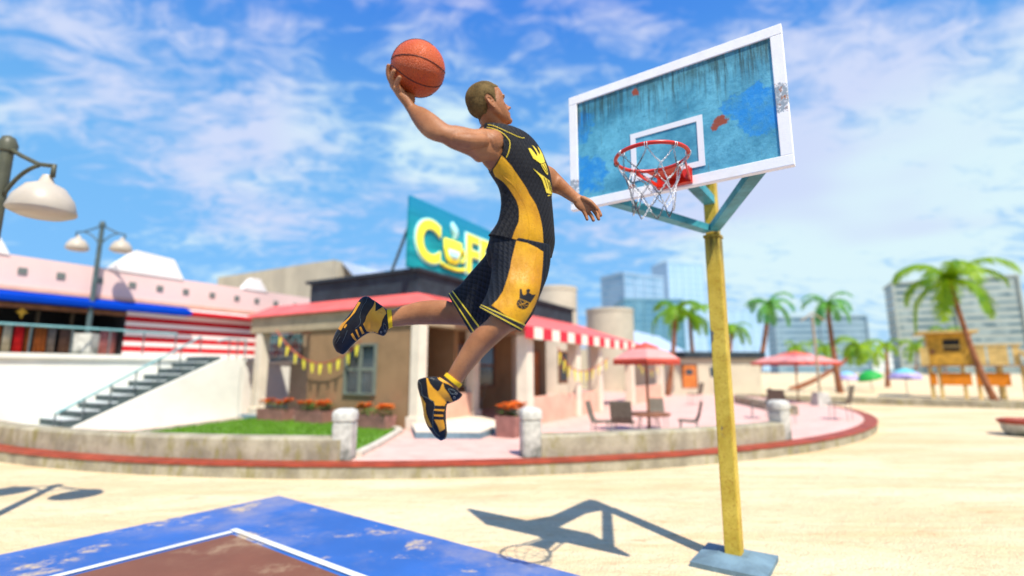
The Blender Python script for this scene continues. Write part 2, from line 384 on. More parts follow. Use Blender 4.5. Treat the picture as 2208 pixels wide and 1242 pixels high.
M['yellow'] = simple('yellow cloth', (0.85, 0.72, 0.06), 0.7, 0.1, 5)
M['redcord'] = simple('red cord', (0.45, 0.10, 0.05), 0.7)
M['steptread'] = simple('pale tread', (0.55, 0.60, 0.58), 0.8)
M['stepdark'] = simple('dark riser', (0.06, 0.085, 0.085), 0.8)
g = G('red and white stripes', 0.7, 0.2); z = g.sep()[2]
g.color(g.mix(g.ramp(g.math('FRACT', g.math('MULTIPLY', z, 3.5)), 0.41, 0.45), (0.85, 0.72, 0.66), (0.50, 0.012, 0.02))); M['stripes'] = g.m

# ------------------------------------------------------------------ cafe
Oc = gp(900, 928, T); Oc.z = 0
def cf(a, b, z): return Oc + A * a + B * b + Vector((0, 0, z))
def cbox(mb, a0, a1, b0, b1, z0, z1): return mb.hexa([cf(a0, b0, z0), cf(a1, b0, z0), cf(a1, b1, z0), cf(a0, b1, z0), cf(a0, b0, z1), cf(a1, b0, z1), cf(a1, b1, z1), cf(a0, b1, z1)])
cafe = thing('cafe_building', 'brown corner cafe with charcoal parapet, cream columns and red canvas eaves', 'building', (Oc.x, Oc.y, T), 0)
def cpart(name, mat, parts, parent=None, **k):
    mb = MB()
    for p in parts: cbox(mb, *p)
    return mb.build(name, M[mat], parent or cafe, **k)
AL, BL = 11.8, 6.6
cpart('wall', 'brownwall', [(0.06, 0.30, 0.34, 4.15, T, 2.78)])
cpart('wall', 'tanwall', [(1.3, 1.5, 4.15, BL, T, 2.9)])
cpart('wall', 'brownwall', [(2.2, AL, 2.2, 2.45, T, 3.3)])
cpart('wall', 'brownwall', [(2.0, 2.2, 0.4, 2.45, T, 2.9)])
cpart('beam', 'beam', [(0.0, 0.36, 0.37, BL + 0.3, 2.80, 3.28)])
cpart('beam', 'beam', [(0.0, AL, 0.0, 0.36, 2.80, 3.28)])
for (a, b) in ((0.0, 0.0), (2.45, 0.02), (5.2, 0.02), (0.02, 6.35)):
    c = cpart('column', 'column', [(a, a + 0.3, b, b + 0.3, T, 2.798)], bevel=0.02)
    cpart('column_base', 'column', [(a - 0.05, a + 0.35, b - 0.05, b + 0.35, T, T + 0.3)], c, bevel=0.015)
# sloped red canvas eaves on both faces
m = MB()
m.hexa([cf(-.12, BL + .5, 3.29), cf(-.12, -.12, 3.29), cf(.8, .8, 3.29), cf(.8, BL + .5, 3.29), cf(-.12, BL + .5, 3.32), cf(-.12, -.12, 3.32), cf(.78, .78, 3.75), cf(.78, BL + .5, 3.75)])
m.hexa([cf(-.12, -.12, 3.29), cf(5.5, -.12, 3.29), cf(5.5, .8, 3.29), cf(.8, .8, 3.29), cf(-.12, -.12, 3.32), cf(5.5, -.12, 3.32), cf(5.5, .78, 3.75), cf(.78, .78, 3.75)])
m.build('eave_canopy', M['redroof'], cafe)
cpart('parapet', 'blackroof', [(0.8, AL, 0.8, 5.2, 3.3, 4.36)])
cpart('parapet_cap', 'blackroof', [(0.70, AL + .1, 0.70, 5.35, 4.362, 4.45)])
def shutter_window(b0, b1, z0, z1):
    f = cpart('window', 'glassdark', [(0.045, 0.058, b0, b1, z0, z1)])
    t = 0.06; bm_ = (b0 + b1) / 2; zm = (z0 + z1) / 2
    cpart('frame', 'shutter', [(0.0, 0.05, b0 - t, b0 + t / 2, z0 - t, z1 + t), (0.0, 0.05, b1 - t / 2, b1 + t, z0 - t, z1 + t), (0.0, 0.049, b0, b1, z1, z1 + t), (0.0, 0.049, b0, b1, z0 - t, z0), (0.01, 0.048, bm_ - .05, bm_ + .05, z0, z1), (0.012, 0.047, b0, b1, zm - .04, zm + .04)], f)
wb0, wz0 = onp(742, 846, Oc, B); wb1, wz1 = onp(742, 747, Oc, B); wb2, _ = onp(806, 800, Oc, B)
shutter_window(wb2, wb0, wz0, wz1)
# dark teal window of the recess
q0 = onp(552, 768, cf(1.3, 0, 0), B); q1 = onp(655, 712, cf(1.3, 0, 0), B)
f = cpart('window', 'glassdark', [(1.25, 1.298, q1[0], q0[0], 1.95, 2.85)])
g = G('painted teal reflections', 0.15, 0.8); g.color(g.mix(g.ramp(g.noise(3, 6, 0.7), 0.42, 0.6), (0.01, 0.02, 0.02), (0.06, 0.20, 0.22))); M['tealglass'] = g.m  # glass reflection painted as teal patches in the base colour
f.data.materials[0] = M['tealglass']
cpart('sill', 'column', [(1.15, 1.298, q1[0], q0[0] + .05, 1.86, 1.945)], f)
# porch wall: framed window, door, second window  (plane b=2.2 facing the camera)
def porch(name, x0, x1, z0, z1, mat, fr, lab=None):
    a0 = onp(x0, 800, cf(0, 2.2, 0), A)[0]; a1 = onp(x1, 800, cf(0, 2.2, 0), A)[0]; t = 0.12
    o = cpart(name, mat, [(a0, a1, 2.16, 2.195, z0, z1)])
    cpart('frame', fr, [(a0 - t, a0, 2.12, 2.196, z0 - t, z1 + t), (a1, a1 + t, 2.12, 2.196, z0 - t, z1 + t), (a0, a1, 2.125, 2.196, z1, z1 + t), (a0, a1, 2.125, 2.196, z0 - t, z0)] + ([((a0 + a1) / 2 - .04, (a0 + a1) / 2 + .04, 2.13, 2.158, z0, z1), (a0, a1, 2.135, 2.157, (z0 + z1) / 2 - .04, (z0 + z1) / 2 + .04)] if name == 'window' else []), o)
    return o
g = G('window with painted sky reflection', 0.15, 0.8); z = g.sep()[2]; g.color(g.mix(g.ramp(g.math('ADD', z, g.noise(2, 4)), 1.9, 2.3), (0.03, 0.045, 0.03), (0.10, 0.15, 0.22))); M['porchglass'] = g.m  # reflected sky is mixed into the colour, bluer towards the top
porch('window', 975, 1062, 1.1, 2.55, 'porchglass', 'wood')
porch('door', 1125, 1160, T, 2.45, 'orangewood', 'wood')
porch('window', 1205, 1236, 1.1, 2.5, 'glassdark', 'wood')
# long awning over the right wing with a striped valance
O2 = gp(1160, 917, T); O2.z = 0
k_ = (O2 - Oc).dot(B); aw0 = (O2 - Oc).dot(A)     # negative: in front of the main face
wing = thing('patio_pergola', 'cream pillars with peach half walls carrying the striped valance awning', 'pergola', (O2.x, O2.y, T), 0)
def wf(s, n, z): return O2 + A * s + B * n + Vector((0, 0, z))
def wbox(mb, a0, a1, b0, b1, z0, z1): return mb.hexa([wf(a0, b0, z0), wf(a1, b0, z0), wf(a1, b1, z0), wf(a0, b1, z0), wf(a0, b0, z1), wf(a1, b0, z1), wf(a1, b1, z1), wf(a0, b1, z1)])
sE = onp(1372, 744, O2, A)[0]; zv0 = onp(1157, 733, O2, A)[1]; zv1 = onp(1157, 710, O2, A)[1]
inn = -k_ + 0.8
m = MB()
m.hexa([wf(-1.0, -.15, zv1), wf(sE, -.15, zv1), wf(sE, inn, 3.70), wf(-1.3, inn, 3.70), wf(-1.0, -.15, zv1 + .03), wf(sE, -.15, zv1 + .03), wf(sE, inn, 3.76), wf(-1.3, inn, 3.76)])
aw = m.build('awning', M['redroof'], wing)
g = G('striped valance', 0.7, 0.2)
rp = g.sep(g.co(rot=(0, 0, 0)))  # object space is world aligned: project on A
s_ = g.math('ADD', g.math('MULTIPLY', rp[0], A.x), g.math('MULTIPLY', rp[1], A.y))
g.color(g.mix(g.ramp(g.math('FRACT', g.math('MULTIPLY', s_, 0.9)), 0.50, 0.53), (0.62, 0.03, 0.05), (0.85, 0.78, 0.62))); M['valance'] = g.m
m = MB(); wbox(m, -1.0, sE, -.18, -.152, zv0, zv1 + .02); m.build('valance', M['valance'], aw)
for x in (1145, 1250, 1298, 1368, 1432):
    s0 = onp(x, 850, O2, A)[0]; m = MB(); wbox(m, s0 - .17, s0 + .17, 0.0, 0.34, T, zv0 + 0.1); c = m.build('pillar', M['column'], wing, bevel=0.02)
sa = [onp(x, 850, O2, A)[0] for x in (1145, 1250, 1298, 1368, 1432)]
for a_, b_, h in ((sa[0] + .18, sa[1] - .18, .72), (sa[1] + .18, sa[2] - .18, .72), (sa[3] + .18, sa[4] - .18, .72)):
    m = MB(); wbox(m, a_, b_, 0.06, 0.26, T, T + h); m.build('half_wall', M['peach'], wing)
m = MB(); wbox(m, sa[0] - .2, sa[4] + .2, 0.0, 0.34, zv0 + .102, zv0 + .2); m.build('beam', M['beam'], wing)
a_ = onp(1005, 880, Oc, A)[0]
m = MB(); cbox(m, 0.31, 2.44, 0.08, 0.26, T, 1.02); m.build('half_wall', M['peach'], cafe)
# entrance step
m = MB(); p = [gp(895, 946, T), gp(1036, 947, T), gp(1095, 925, T), gp(1000, 900, T), gp(885, 921, T)]
st = thing('entrance_step', 'low blue grey stone step in front of the cafe porch', 'step', (p[1].x, p[1].y, T))
m.prism([Vector((q.x, q.y, T)) for q in p], (0, 0, 0.13)); m.build('riser', M['bluestone'], st)
m = MB(); cc = sum(p, Vector()) / 5; m.prism([Vector((cc.x + (q.x - cc.x) * .995, cc.y + (q.y - cc.y) * .995, T + .131)) for q in p], (0, 0, 0.02)); m.build('tread', M['column'], st)
m = MB(); cbox(m, -.5, .4, 6.0, 7.0, T, T + .1); tag(m.build('step', M['bluestone']), 'small blue grey stone step under the leftmost cafe column', 'step')
# roof sign
Os = cf(0.5, 0.9, 0); s0 = onp(884, 500, Os, A)[0]
sign = thing('cafe_roof_sign', 'large teal roof sign reading COFFEE with a steaming yellow cup', 'sign', (Os + A * s0 + Vector((0, 0, 4.45))), math.atan2(A.y, A.x))
zt = onp(884, 419, Os, A)[1]; SW, SH = 6.6, zt - 4.45
g = G('teal planks', 0.6, 0.3); xx, yy, zz = g.sep()
c = g.mix(g.ramp(g.noise(1.4, 6, 0.6, g.co((0.4, 1, 3))), 0.35, 0.65), (0.0, 0.20, 0.24), (0.01, 0.36, 0.38))
c = g.mix(g.ramp(zz, 0.8, 2.2), c, (0.01, 0.24, 0.42))
g.color(g.mix(g.ramp(g.math('FRACT', g.math('MULTIPLY', zz, 2.6)), 0.0, 0.07, 0.5, 0), c, (0, .05, .06))); M['signpanel'] = g.m
m = MB(); m.box(0, SW, 0, 0.12, 0, SH); pan = m.build('panel', M['signpanel'], sign, local=True, bevel=0.015)
M['signyellow'] = simple('sign yellow', (0.90, 0.86, 0.05), 0.5, 0.05); M['signpale'] = simple('sign pale outline', (0.45, 0.85, 0.80), 0.5, 0.05)
def text_mesh(txt, size, off, ext):
    cu = bpy.data.curves.new('lettering', 'FONT'); cu.body = txt; cu.size = size; cu.offset = off; cu.extrude = ext; cu.resolution_u = 6
    o = bpy.data.objects.new('lettering', cu); COL.objects.link(o); dg = bpy.context.evaluated_depsgraph_get(); me = bpy.data.meshes.new_from_object(o.evaluated_get(dg))
    bpy.data.objects.remove(o); me.materials.clear(); return me
def put_text(txt, size, off, ext, mat, parent, x0, wdt, z0, hgt, y):
    me = text_mesh(txt, size, off, ext); co = [v.co for v in me.vertices]
    ax, bx = min(c.x for c in co), max(c.x for c in co); ay, by = min(c.y for c in co), max(c.y for c in co)
    for v in me.vertices: v.co = Vector((x0 + (v.co.x - ax) / (bx - ax) * wdt, y + -v.co.z, z0 + (v.co.y - ay) / (by - ay) * hgt))
    me.materials.append(mat); o = bpy.data.objects.new('lettering', me); COL.objects.link(o); o.parent = parent; WM[o.name] = WM[parent.name]; return o
def sx(x): return onp(x, 540, Os, A)[0] - s0
def sz(x, y): return onp(x, y, Os, A)[1] - 4.45
c0, c1 = sx(894), sx(946); zc0 = sz(920, 566); zc1 = sz(915, 471)
put_text('C', 1, .05, .02, M['signpale'], pan, c0 - .06, c1 - c0 + .12, zc0 - .06, zc1 - zc0 + .12, -.02)  # larger pale copy behind the letter paints a glow round it
put_text('C', 1, .035, .02, M['signyellow'], pan, c0, c1 - c0, zc0, zc1 - zc0, -.06)
f0 = sx(1004); z0_ = sz(1004, 588) ; z1_ = sz(1004, 504)
put_text('FFEE', 1, .04, .02, M['signpale'], pan, f0 - .06, 3.4, z0_ - .06, z1_ - z0_ + .12, -.02)
put_text('FFEE', 1, .02, .02, M['signyellow'], pan, f0, 3.28, z0_, z1_ - z0_, -.06)
# cup drawn with rounded strokes
cxm = (sx(950) + sx(998)) / 2; cw = (sx(998) - sx(950)) / 2; cb = sz(975, 585)
m = MB()
m.lathe([(cw * .35, 0.0), (cw * .62, .12), (cw * .8, .40), (cw * .82, .72)], 28, (0, 0, 0))
for i, v in enumerate(m.v): m.v[i] = Vector((cxm - .02 + v.x, -.05 + v.y * .12, cb + .22 + v.z))
m.tube([Vector((cxm + cw * .75 + .16 * math.sin(t) * 1, -.05, cb + .55 + .2 * math.cos(t))) for t in [PI * i / 10 for i in range(11)]], .045, 8)
m.tube([Vector((cxm + cw * 1.05 * math.sin(t), -.05, cb + .16 - .1 * math.cos(t))) for t in [-PI / 2 + PI * i / 12 for i in range(13)]], .06, 8)
m.build('cup_emblem', M['signyellow'], pan, local=True, smooth=True)
m = MB()
m.lathe([(cw * .2, 0.0), (cw * .42, .08), (cw * .5, .26)], 20)
for i, v in enumerate(m.v): m.v[i] = Vector((cxm - .02 + v.x, -.10 + v.y * .1, cb + .36 + v.z))
m.build('cup_mark', M['signpale'], pan, local=True, smooth=True)
m = MB()
for dx_ in (0.0,):
    m.tube([Vector((cxm + dx_ + .07 * math.sin(t * 5), -.04, cb + .98 + t * .55)) for t in [i / 10 for i in range(11)]], [.03 + .10 * math.sin(PI * i / 10) for i in range(11)], 8)
m.build('steam_emblem', M['signpale'], pan, local=True, smooth=True)
for s_i in (0.3, 3.2, 6.2):
    m = MB(); m.beam((s_i, .9, 0), (s_i, .14, SH * .8), .06, .06); m.build('brace', M['darksteel'], sign, local=True)

# bunting
def bunting(label, O, D, x0, y0, xm, ym, x1, y1, n, fl):
    a, z0 = onp(x0, y0, O, D); b, z1 = onp(xm, ym, O, D); c, z2 = onp(x1, y1, O, D)
    def pt(t):
        L = lambda q, r, s: q * (1 - t) * (1 - 2 * t) + r * 4 * t * (1 - t) + s * t * (2 * t - 1)
        return O + D * L(a, b, c) + Vector((0, 0, L(z0, z1, z2) - O.z * 0))
    t_ = thing('bunting', label, 'bunting', pt(0), 0, 'yellow pennant buntings on the cafe')
    m = MB(); m.tube([pt(i / 24) for i in range(25)], .018, 6); m.build('cord', M['redcord'], t_)
    nn = Vector((D.y, -D.x, 0)) * .012
    for i in range(n):
        t = (i + .6) / n; p = pt(t); w_ = D * .07; dz = Vector((0, 0, -fl)); sw = D * random.uniform(-.03, .03) + nn * random.uniform(-4, 4)
        m = MB(); m.prism([p - w_, p + w_, p + w_ * .35 + dz + sw, p - w_ * .35 + dz + sw], nn); m.build('pennant', M['yellow'], t_)
Ob = cf(-.15, 0, 0)
bunting('long yellow pennant bunting sagging across the left face of the cafe', Ob, B, 596, 712, 680, 782, 778, 735, 10, .30)
bunting('yellow pennant bunting hanging under the striped valance', wf(0, -.2, 0), A, 1203, 748, 1250, 800, 1312, 772, 9, .34)
bunting('short yellow pennant bunting at the far end of the pergola', wf(0, -.2, 0), A, 1375, 768, 1398, 800, 1434, 775, 6, .3)

# flower planters
M['planter'] = simple('rosy terracotta', (0.32, 0.15, 0.12), 0.8, 0.2, 4, bump=0.3)
M['bloom'] = simple('orange petals', (0.85, 0.20, 0.02), 0.6, 0.2, 8); M['leaf'] = simple('planter leaves', (0.10, 0.20, 0.03), 0.6, 0.3, 9)
def planter(label, px_, py_, L_, dirv, W=0.42, H=0.34):
    p = gp(px_, py_, T); t_ = thing('flower_planter', label, 'planter', p, math.atan2(dirv.y, dirv.x), 'flower planters in front of the cafe')
    m = MB(); w, l = W / 2, L_ / 2
    m.rings([[Vector((sx_ * (l - i), sy_ * (w - i), z)) for sx_, sy_ in ((-1, -1), (1, -1), (1, 1), (-1, 1))] for i, z in ((.03, 0), (0, H), (.04, H), (.05, H - .05))])
    m.build('box', M['planter'], t_, local=True)
    r = random.Random(px_); m = MB(); m2 = MB()
    for _ in range(260):
        x, y = r.uniform(-l, l), r.uniform(-w, w); z = H + r.uniform(-.02, .18); a = r.uniform(0, 6.28); s = r.uniform(.03, .07)
        d = Vector((math.cos(a), math.sin(a), r.uniform(-.3, .8))) * s; u = Vector((-math.sin(a), math.cos(a), 0)) * s * .4; c = Vector((x, y, z)); m.add([c, c + d * .6 + u, c + d * 1.5, c + d * .6 - u], [(0, 1, 2, 3)])
    for _ in range(46):
        x, y = r.gauss(0, 1) * .07 + r.choice((-.6, .6)) * l, r.uniform(-w, w); c = Vector((max(-l, min(l, x)), y, H + r.uniform(.12, .26)))
        for k in range(7):
            a = k * .9 + r.random(); d = Vector((math.cos(a), math.sin(a), .5)) * .075; u = Vector((-math.sin(a), math.cos(a), 0)) * .038; m2.add([c, c + d * .6 + u, c + d * 1.2, c + d * .6 - u], [(0, 1, 2, 3)])
    m.build('leaves', M['leaf'], t_, local=True); m2.build('blossoms', M['bloom'], t_, local=True)
planter('rosy planter of orange flowers beside the leftmost cafe column', 592, 908, 1.15, B)
planter('rosy planter of orange flowers left of the lawn bollard', 676, 913, 1.15, B)
planter('rosy planter of orange flowers right of the lawn bollard', 806, 925, 1.1, B)
planter('rosy planter of orange flowers at the corner of the entrance step', 1103, 941, .62, A, .5, .45)

# chairs, tables and sun umbrellas
M['chairgrey'] = simple('grey woven seat', (0.15, 0.125, 0.09), 0.7, 0.2, 20); M['chairwhite'] = simple('white wicker', (0.62, 0.60, 0.54), 0.7, 0.15, 20); M['legsteel'] = simple('thin steel', (0.35, 0.33, 0.30), 0.4)
def chair(label, p, rz, mat='chairgrey', group='grey chairs on the patio', s=1.0):
    t_ = thing('patio_chair', label, 'chair', p, rz, group)
    w = .24 * s
    def sheetp(pts, th=.03):
        m = MB(); n = len(pts); ring = []
        for i, (x, z) in enumerate(pts): ring.append([Vector((x, -w, z)), Vector((x, w, z)), Vector((x, w, z + th)), Vector((x, -w, z + th))])
        return m.rings(ring)
    sheetp([(.25 * s, .40 * s), (.20 * s, .42 * s), (-.05 * s, .40 * s), (-.17 * s, .41 * s)]).build('seat', M[mat], t_, local=True)
    sheetp([(-.18 * s, .42 * s), (-.24 * s, .55 * s), (-.32 * s, .88 * s)]).build('backrest', M[mat], t_, local=True)
    for x, y in ((.2, .2), (.2, -.2), (-.18, .2), (-.18, -.2)):
        m = MB(); m.tube([(x * s, y * s, .41 * s), (x * s * 1.1, y * s * 1.05, 0)], .012, 6); m.build('leg', M['legsteel'], t_, local=True)
    return t_
def pz(x, y, z=T): return gp(x, y, z)
chair('grey patio chair facing right, left of the round table', pz(1296, 946), -.4, s=.85)
chair('grey patio chair seen from behind, nearest the low wall', pz(1345, 952), 1.2, s=.9)
chair('grey patio chair behind the table, under the sunshade pole', pz(1422, 925), -1.6, s=.8)
chair('grey patio chair facing left, right of the round table', pz(1488, 945), 2.9, s=.85)
chair('thin grey chair beside the small beige building', pz(1500, 872), 2.4)
chair('thin grey chair beside the yellow hoop pole', pz(1640, 902), 2.8)
chair('grey chair behind the bollard, left of the pink terrace tip', pz(1815, 905), 2.3, s=1.1)
chair('grey chair under the farther red sunshade', pz(1690, 912), .6)
chair('white wicker chair on the cafe porch left of the small table', cf(3.1, 1.0, T), .2, 'chairwhite', 'white chairs on the cafe porch')
chair('white wicker chair on the cafe porch right of the small table', cf(4.5, 1.3, T), 3.2, 'chairwhite', 'white chairs on the cafe porch')
def table(label, p, r, h, mat, group=None):
    t_ = thing('round_table', label, 'table', p, 0, group)
    m = MB(); m.lathe([(r * .96, h - .05), (r, h - .03), (r, h - .01), (r * .98, h)], 32); m.build('tabletop', M[mat], t_, local=True, smooth=True, angle=40)
    for k in range(4):
        a = k * PI / 2 + .4; m = MB(); m.tube([(r * .5 * math.cos(a), r * .5 * math.sin(a), h - .05), (r * .7 * math.cos(a), r * .7 * math.sin(a), 0)], .014, 6); m.build('leg', M['legsteel'], t_, local=True)
tp = pz(1400, 935)
table('round brown table under the nearer red sunshade', tp, .50, .46, 'wood')
table('small round white table between the wicker chairs on the porch', cf(3.8, 1.2, T), .32, .62, 'chairwhite')
M['canopy'] = simple('faded red canopy', (0.62, 0.10, 0.06), 0.6, 0.15, 2); M['canopylight'] = simple('pale canopy panel', (0.70, 0.30, 0.26), 0.6, 0.1, 2)  # canopy slopes paler and pinker than the rim and cap
def sunshade(label, p, hw, z0, z1, rz):
    t_ = thing('sun_umbrella', label, 'umbrella', p, rz, 'square red sunshades on the patio')
    m = MB(); m.tube([(0, 0, 0), (0, 0, z1)], .03, 8); m.build('pole', M['wood'], t_, local=True)
    m = MB(); n = 9
    h_ = z1 - z0; parts_ = [('canopy_rim', 'canopy', [(1.0, z0 - .09), (1.0, z0), (.97, z0 + .03)]), ('canopy', 'canopylight', [(.968, z0 + .032), (.62, z0 + h_ * .50), (.34, z0 + h_ * .66)]), ('canopy_cap', 'canopy', [(.40, z0 + h_ * .62), (.38, z0 + h_ * .72), (.02, z1)])]
    for nm_, mt_, prof in parts_:
        m = MB(); m.rings([[Vector((x * k * hw, y * k * hw, z - o_)) for x, y in ((-1, -1), (0, -.96), (1, -1), (.96, 0), (1, 1), (0, .96), (-1, 1), (-.96, 0))] for o_, pr_ in ((0, prof), (.02, prof[::-1])) for k, z in pr_], cap=False, closed=True); m.build(nm_, M[mt_], t_, local=True)
    for k in range(4):
        a = k * PI / 2; m = MB(); m.tube([(0, 0, z0 + .1), (hw * .9 * math.cos(a), hw * .9 * math.sin(a), z0)], .012, 5); m.build('rib', M['wood'], t_, local=True)
zA = (CAM + ray(1395, 778) * (tp.y / ray(1395, 778).y)).z; zB = (CAM + ray(1385, 738) * (tp.y / ray(1385, 738).y)).z
sunshade('nearer square red sunshade over the round brown table', tp, .54, zA - T + .02, zB - T, .55)
up = pz(1722, 868); r_ = ray(1700, 782); zA = (CAM + r_ * (up.y / r_.y)).z; r_ = ray(1700, 757); zB = (CAM + r_ * (up.y / r_.y)).z
sunshade('farther square red sunshade beyond the yellow hoop pole', up, 1.28, zA - T, zB - T, .35)
M['shadeteal'] = simple('teal and lilac beach canvas', (0.12, 0.50, 0.55), 0.6, 0.2, 2); M['shadelilac'] = simple('lilac canvas', (0.42, 0.36, 0.66), 0.6, 0.1); M['shadegreen'] = simple('green canvas', (0.02, 0.36, 0.05), 0.6, 0.1); M['shadeblue'] = simple('pale blue canvas', (0.22, 0.52, 0.75), 0.6, 0.15)
def beachshade(label, x, yb, yt, hwpx, m1, m2, tilt=0.0):
    p = gp(x, yb); k = p.y / FPX; t_ = thing('beach_umbrella', label, 'umbrella', p, 0, 'round beach umbrellas on the sand')
    h = (yb - yt) * k; R = hwpx * k; rm = Matrix.Rotation(tilt, 4, 'Y')
    for nm, mt, prof in (('canopy', m1, [(R * .05, h), (R * .45, h * .93), (R * .75, h * .84)]), ('canopy_rim', m2, [(R * .755, h * .838), (R, h * .68), (R * 1.0, h * .60)])):
        m = MB(); m.lathe(prof + [(r * .98, z - .03) for r, z in prof[::-1]], 16, cap=False)
        m.v = [rm @ (v - Vector((0, 0, h * .7))) + Vector((0, 0, h * .7)) for v in m.v]; m.build(nm, M[mt], t_, local=True)
    m = MB(); m.tube([(math.sin(-tilt) * h * .4, 0, 0), (0, 0, h * .9)], .03, 6); m.build('pole', M['legsteel'], t_, local=True)
beachshade('teal beach umbrella with a lilac rim near the lifeguard hut', 1957, 852, 796, 29, 'shadeteal', 'shadelilac')
beachshade('tilted green beach umbrella beside the blue one', 1878, 845, 800, 24, 'shadegreen', 'shadegreen', -.25)
beachshade('pale blue beach umbrella left of the green one', 1830, 845, 802, 20, 'shadeblue', 'shadelilac')

# tan block and round towers behind the cafe
def prismthing(name, label, cat, pts, z0, z1, mat, **k):
    m = MB(); m.prism([Vector((p.x, p.y, z0)) for p in pts], (0, 0, z1 - z0)); return tag(m.build(name, M[mat], **k), label, cat)
Ot = at_y(712, 700, 24); Ot.z = 0
b1_ = onp(470, 600, Ot, B)[0]; zt_ = onp(712, 561, Ot, B)[1]
hb = thing('hall_building', 'tan windowless hall with a slanted glass skylight behind the cafe', 'building', Ot, 0)
m = MB(); m.prism([Vector((q.x, q.y, 0)) for q in (Ot, Ot + A * 12, Ot + A * 12 + B * b1_, Ot + B * b1_)], (0, 0, zt_))
g = G('tan cladding', 0.8, 0.2); c = g.mix(g.ramp(g.noise(0.8, 6), .35, .7), (0.42, 0.37, 0.27), (0.52, 0.46, 0.33)); s_ = g.sep()
g.color(g.mix(g.ramp(g.math('FRACT', g.math('MULTIPLY', s_[0], 0.9)), 0, .05, .5, 0), c, (.25, .2, .15))); M['cladding'] = g.m
m.build('wall', M['cladding'], hb)
M['skyglass'] = simple('pale skylight glass', (0.35, 0.42, 0.50), 0.15, 0.15, 1, spec=0.9)
m = MB(); m.prism([Ot - B * .02 + Vector((0, 0, zt_ - .1)) + A * .5, Ot - B * .02 + Vector((0, 0, zt_ - .1)) + A * 7, Ot - B * 2.2 + A * 7 + Vector((0, 0, zt_ - 2.2)), Ot - B * 2.2 + A * .8 + Vector((0, 0, zt_ - 2.2))], (0, 0, .1)); m.build('skylight', M['skyglass'], hb)
def roundtower(label, x0, x1, yt, Y):
    p = at_y((x0 + x1) / 2, 790, Y); p.z = 0; R = (x1 - x0) / 2 / FPX * Y; z = at_y(x0, yt, Y).z
    t_ = thing('round_tower', label, 'tower', p, 0, 'round sandy towers behind the cafe')
    m = MB(); m.lathe([(R, 0), (R, z - .25)], 40); m.build('wall', M['beige'], t_, local=True, smooth=True, angle=40)
    m = MB(); m.lathe([(R * 1.02, z - .249), (R * 1.02, z), (R * .9, z + .02)], 40); m.build('rim', M['beige'], t_, local=True, smooth=True, angle=40)
roundtower('sandy round tower just right of the player\'s shorts', 1150, 1246, 622, 32)
roundtower('lower sandy round tower between the cafe and the palms', 1268, 1368, 668, 36)
Oq = at_y(1372, 800, 44); Oq.z = 0
fh = thing('far_hall', 'pale hall with a long blue grey sloping roof behind the palms', 'building', Oq, 0)
za = at_y(1372, 706, 44).z; zb = at_y(1500, 756, 50).z
m = MB(); m.prism([Oq, Oq + A * 26, Oq + A * 26 + Vector((0, 0, zb)), Oq + Vector((0, 0, zb))], B * 8); m.build('wall', M['beige'], fh)
M['blueroof'] = simple('blue grey metal roof', (0.42, 0.52, 0.66), 0.4, 0.1, .5)
m = MB(); m.prism([Oq - B * .3 + Vector((0, 0, zb)), Oq + B * 4 + Vector((0, 0, za + .8)), Oq + B * 8.3 + Vector((0, 0, zb))], A * 26); m.build('roof', M['blueroof'], fh)

# small beige building with a dark flat roof
p0 = gp(1447, 848); p1 = gp(1640, 850); Yb = 30
q0, q1 = at_y(1430, 800, Yb), at_y(1640, 800, Yb + 1); q0.z = q1.z = 0
D1 = (q1 - q0).normalized(); D2 = Vector((-D1.y, D1.x, 0)); L1 = (q1 - q0).length
bh = thing('beach_building', 'low beige building with a dark flat roof and an orange door', 'building', q0, math.atan2(D1.y, D1.x))
zr = at_y(1500, 772, Yb).z; zr2 = at_y(1500, 758, Yb).z
m = MB(); m.box(0, L1, 0, 5, 0, zr); m.build('wall', M['beige'], bh, local=True)
m = MB(); m.box(-.25, L1 + .25, -.25, 5.25, zr + .002, zr2); m.build('roof', M['blackroof'], bh, local=True, bevel=.03)
def bx(x): return (at_y(x, 800, Yb) - q0).dot(D1)
dz1 = at_y(1490, 789, Yb).z; dz0 = at_y(1490, 836, Yb).z
m = MB(); m.box(bx(1475), bx(1506), -.04, -.003, dz0, dz1); dd = m.build('door', M['orangewood'], bh, local=True)
m = MB(); m.box(bx(1482), bx(1498), -.06, -.042, dz0 + .75, dz1 - .2); m.build('pane', M['glassdark'], dd, local=True)
m = MB(); t = .1; m.box(bx(1475) - t, bx(1475), -.05, -.003, dz0, dz1 + t); m.box(bx(1506), bx(1506) + t, -.05, -.003, dz0, dz1 + t); m.box(bx(1475), bx(1506), -.05, -.003, dz1, dz1 + t); m.build('frame', M['wood'], dd, local=True)
m = MB(); m.box(bx(1540), bx(1588), -.03, -.003, at_y(1560, 812, Yb).z, at_y(1560, 791, Yb).z); m.build('window', M['glassdark'], bh, local=True)

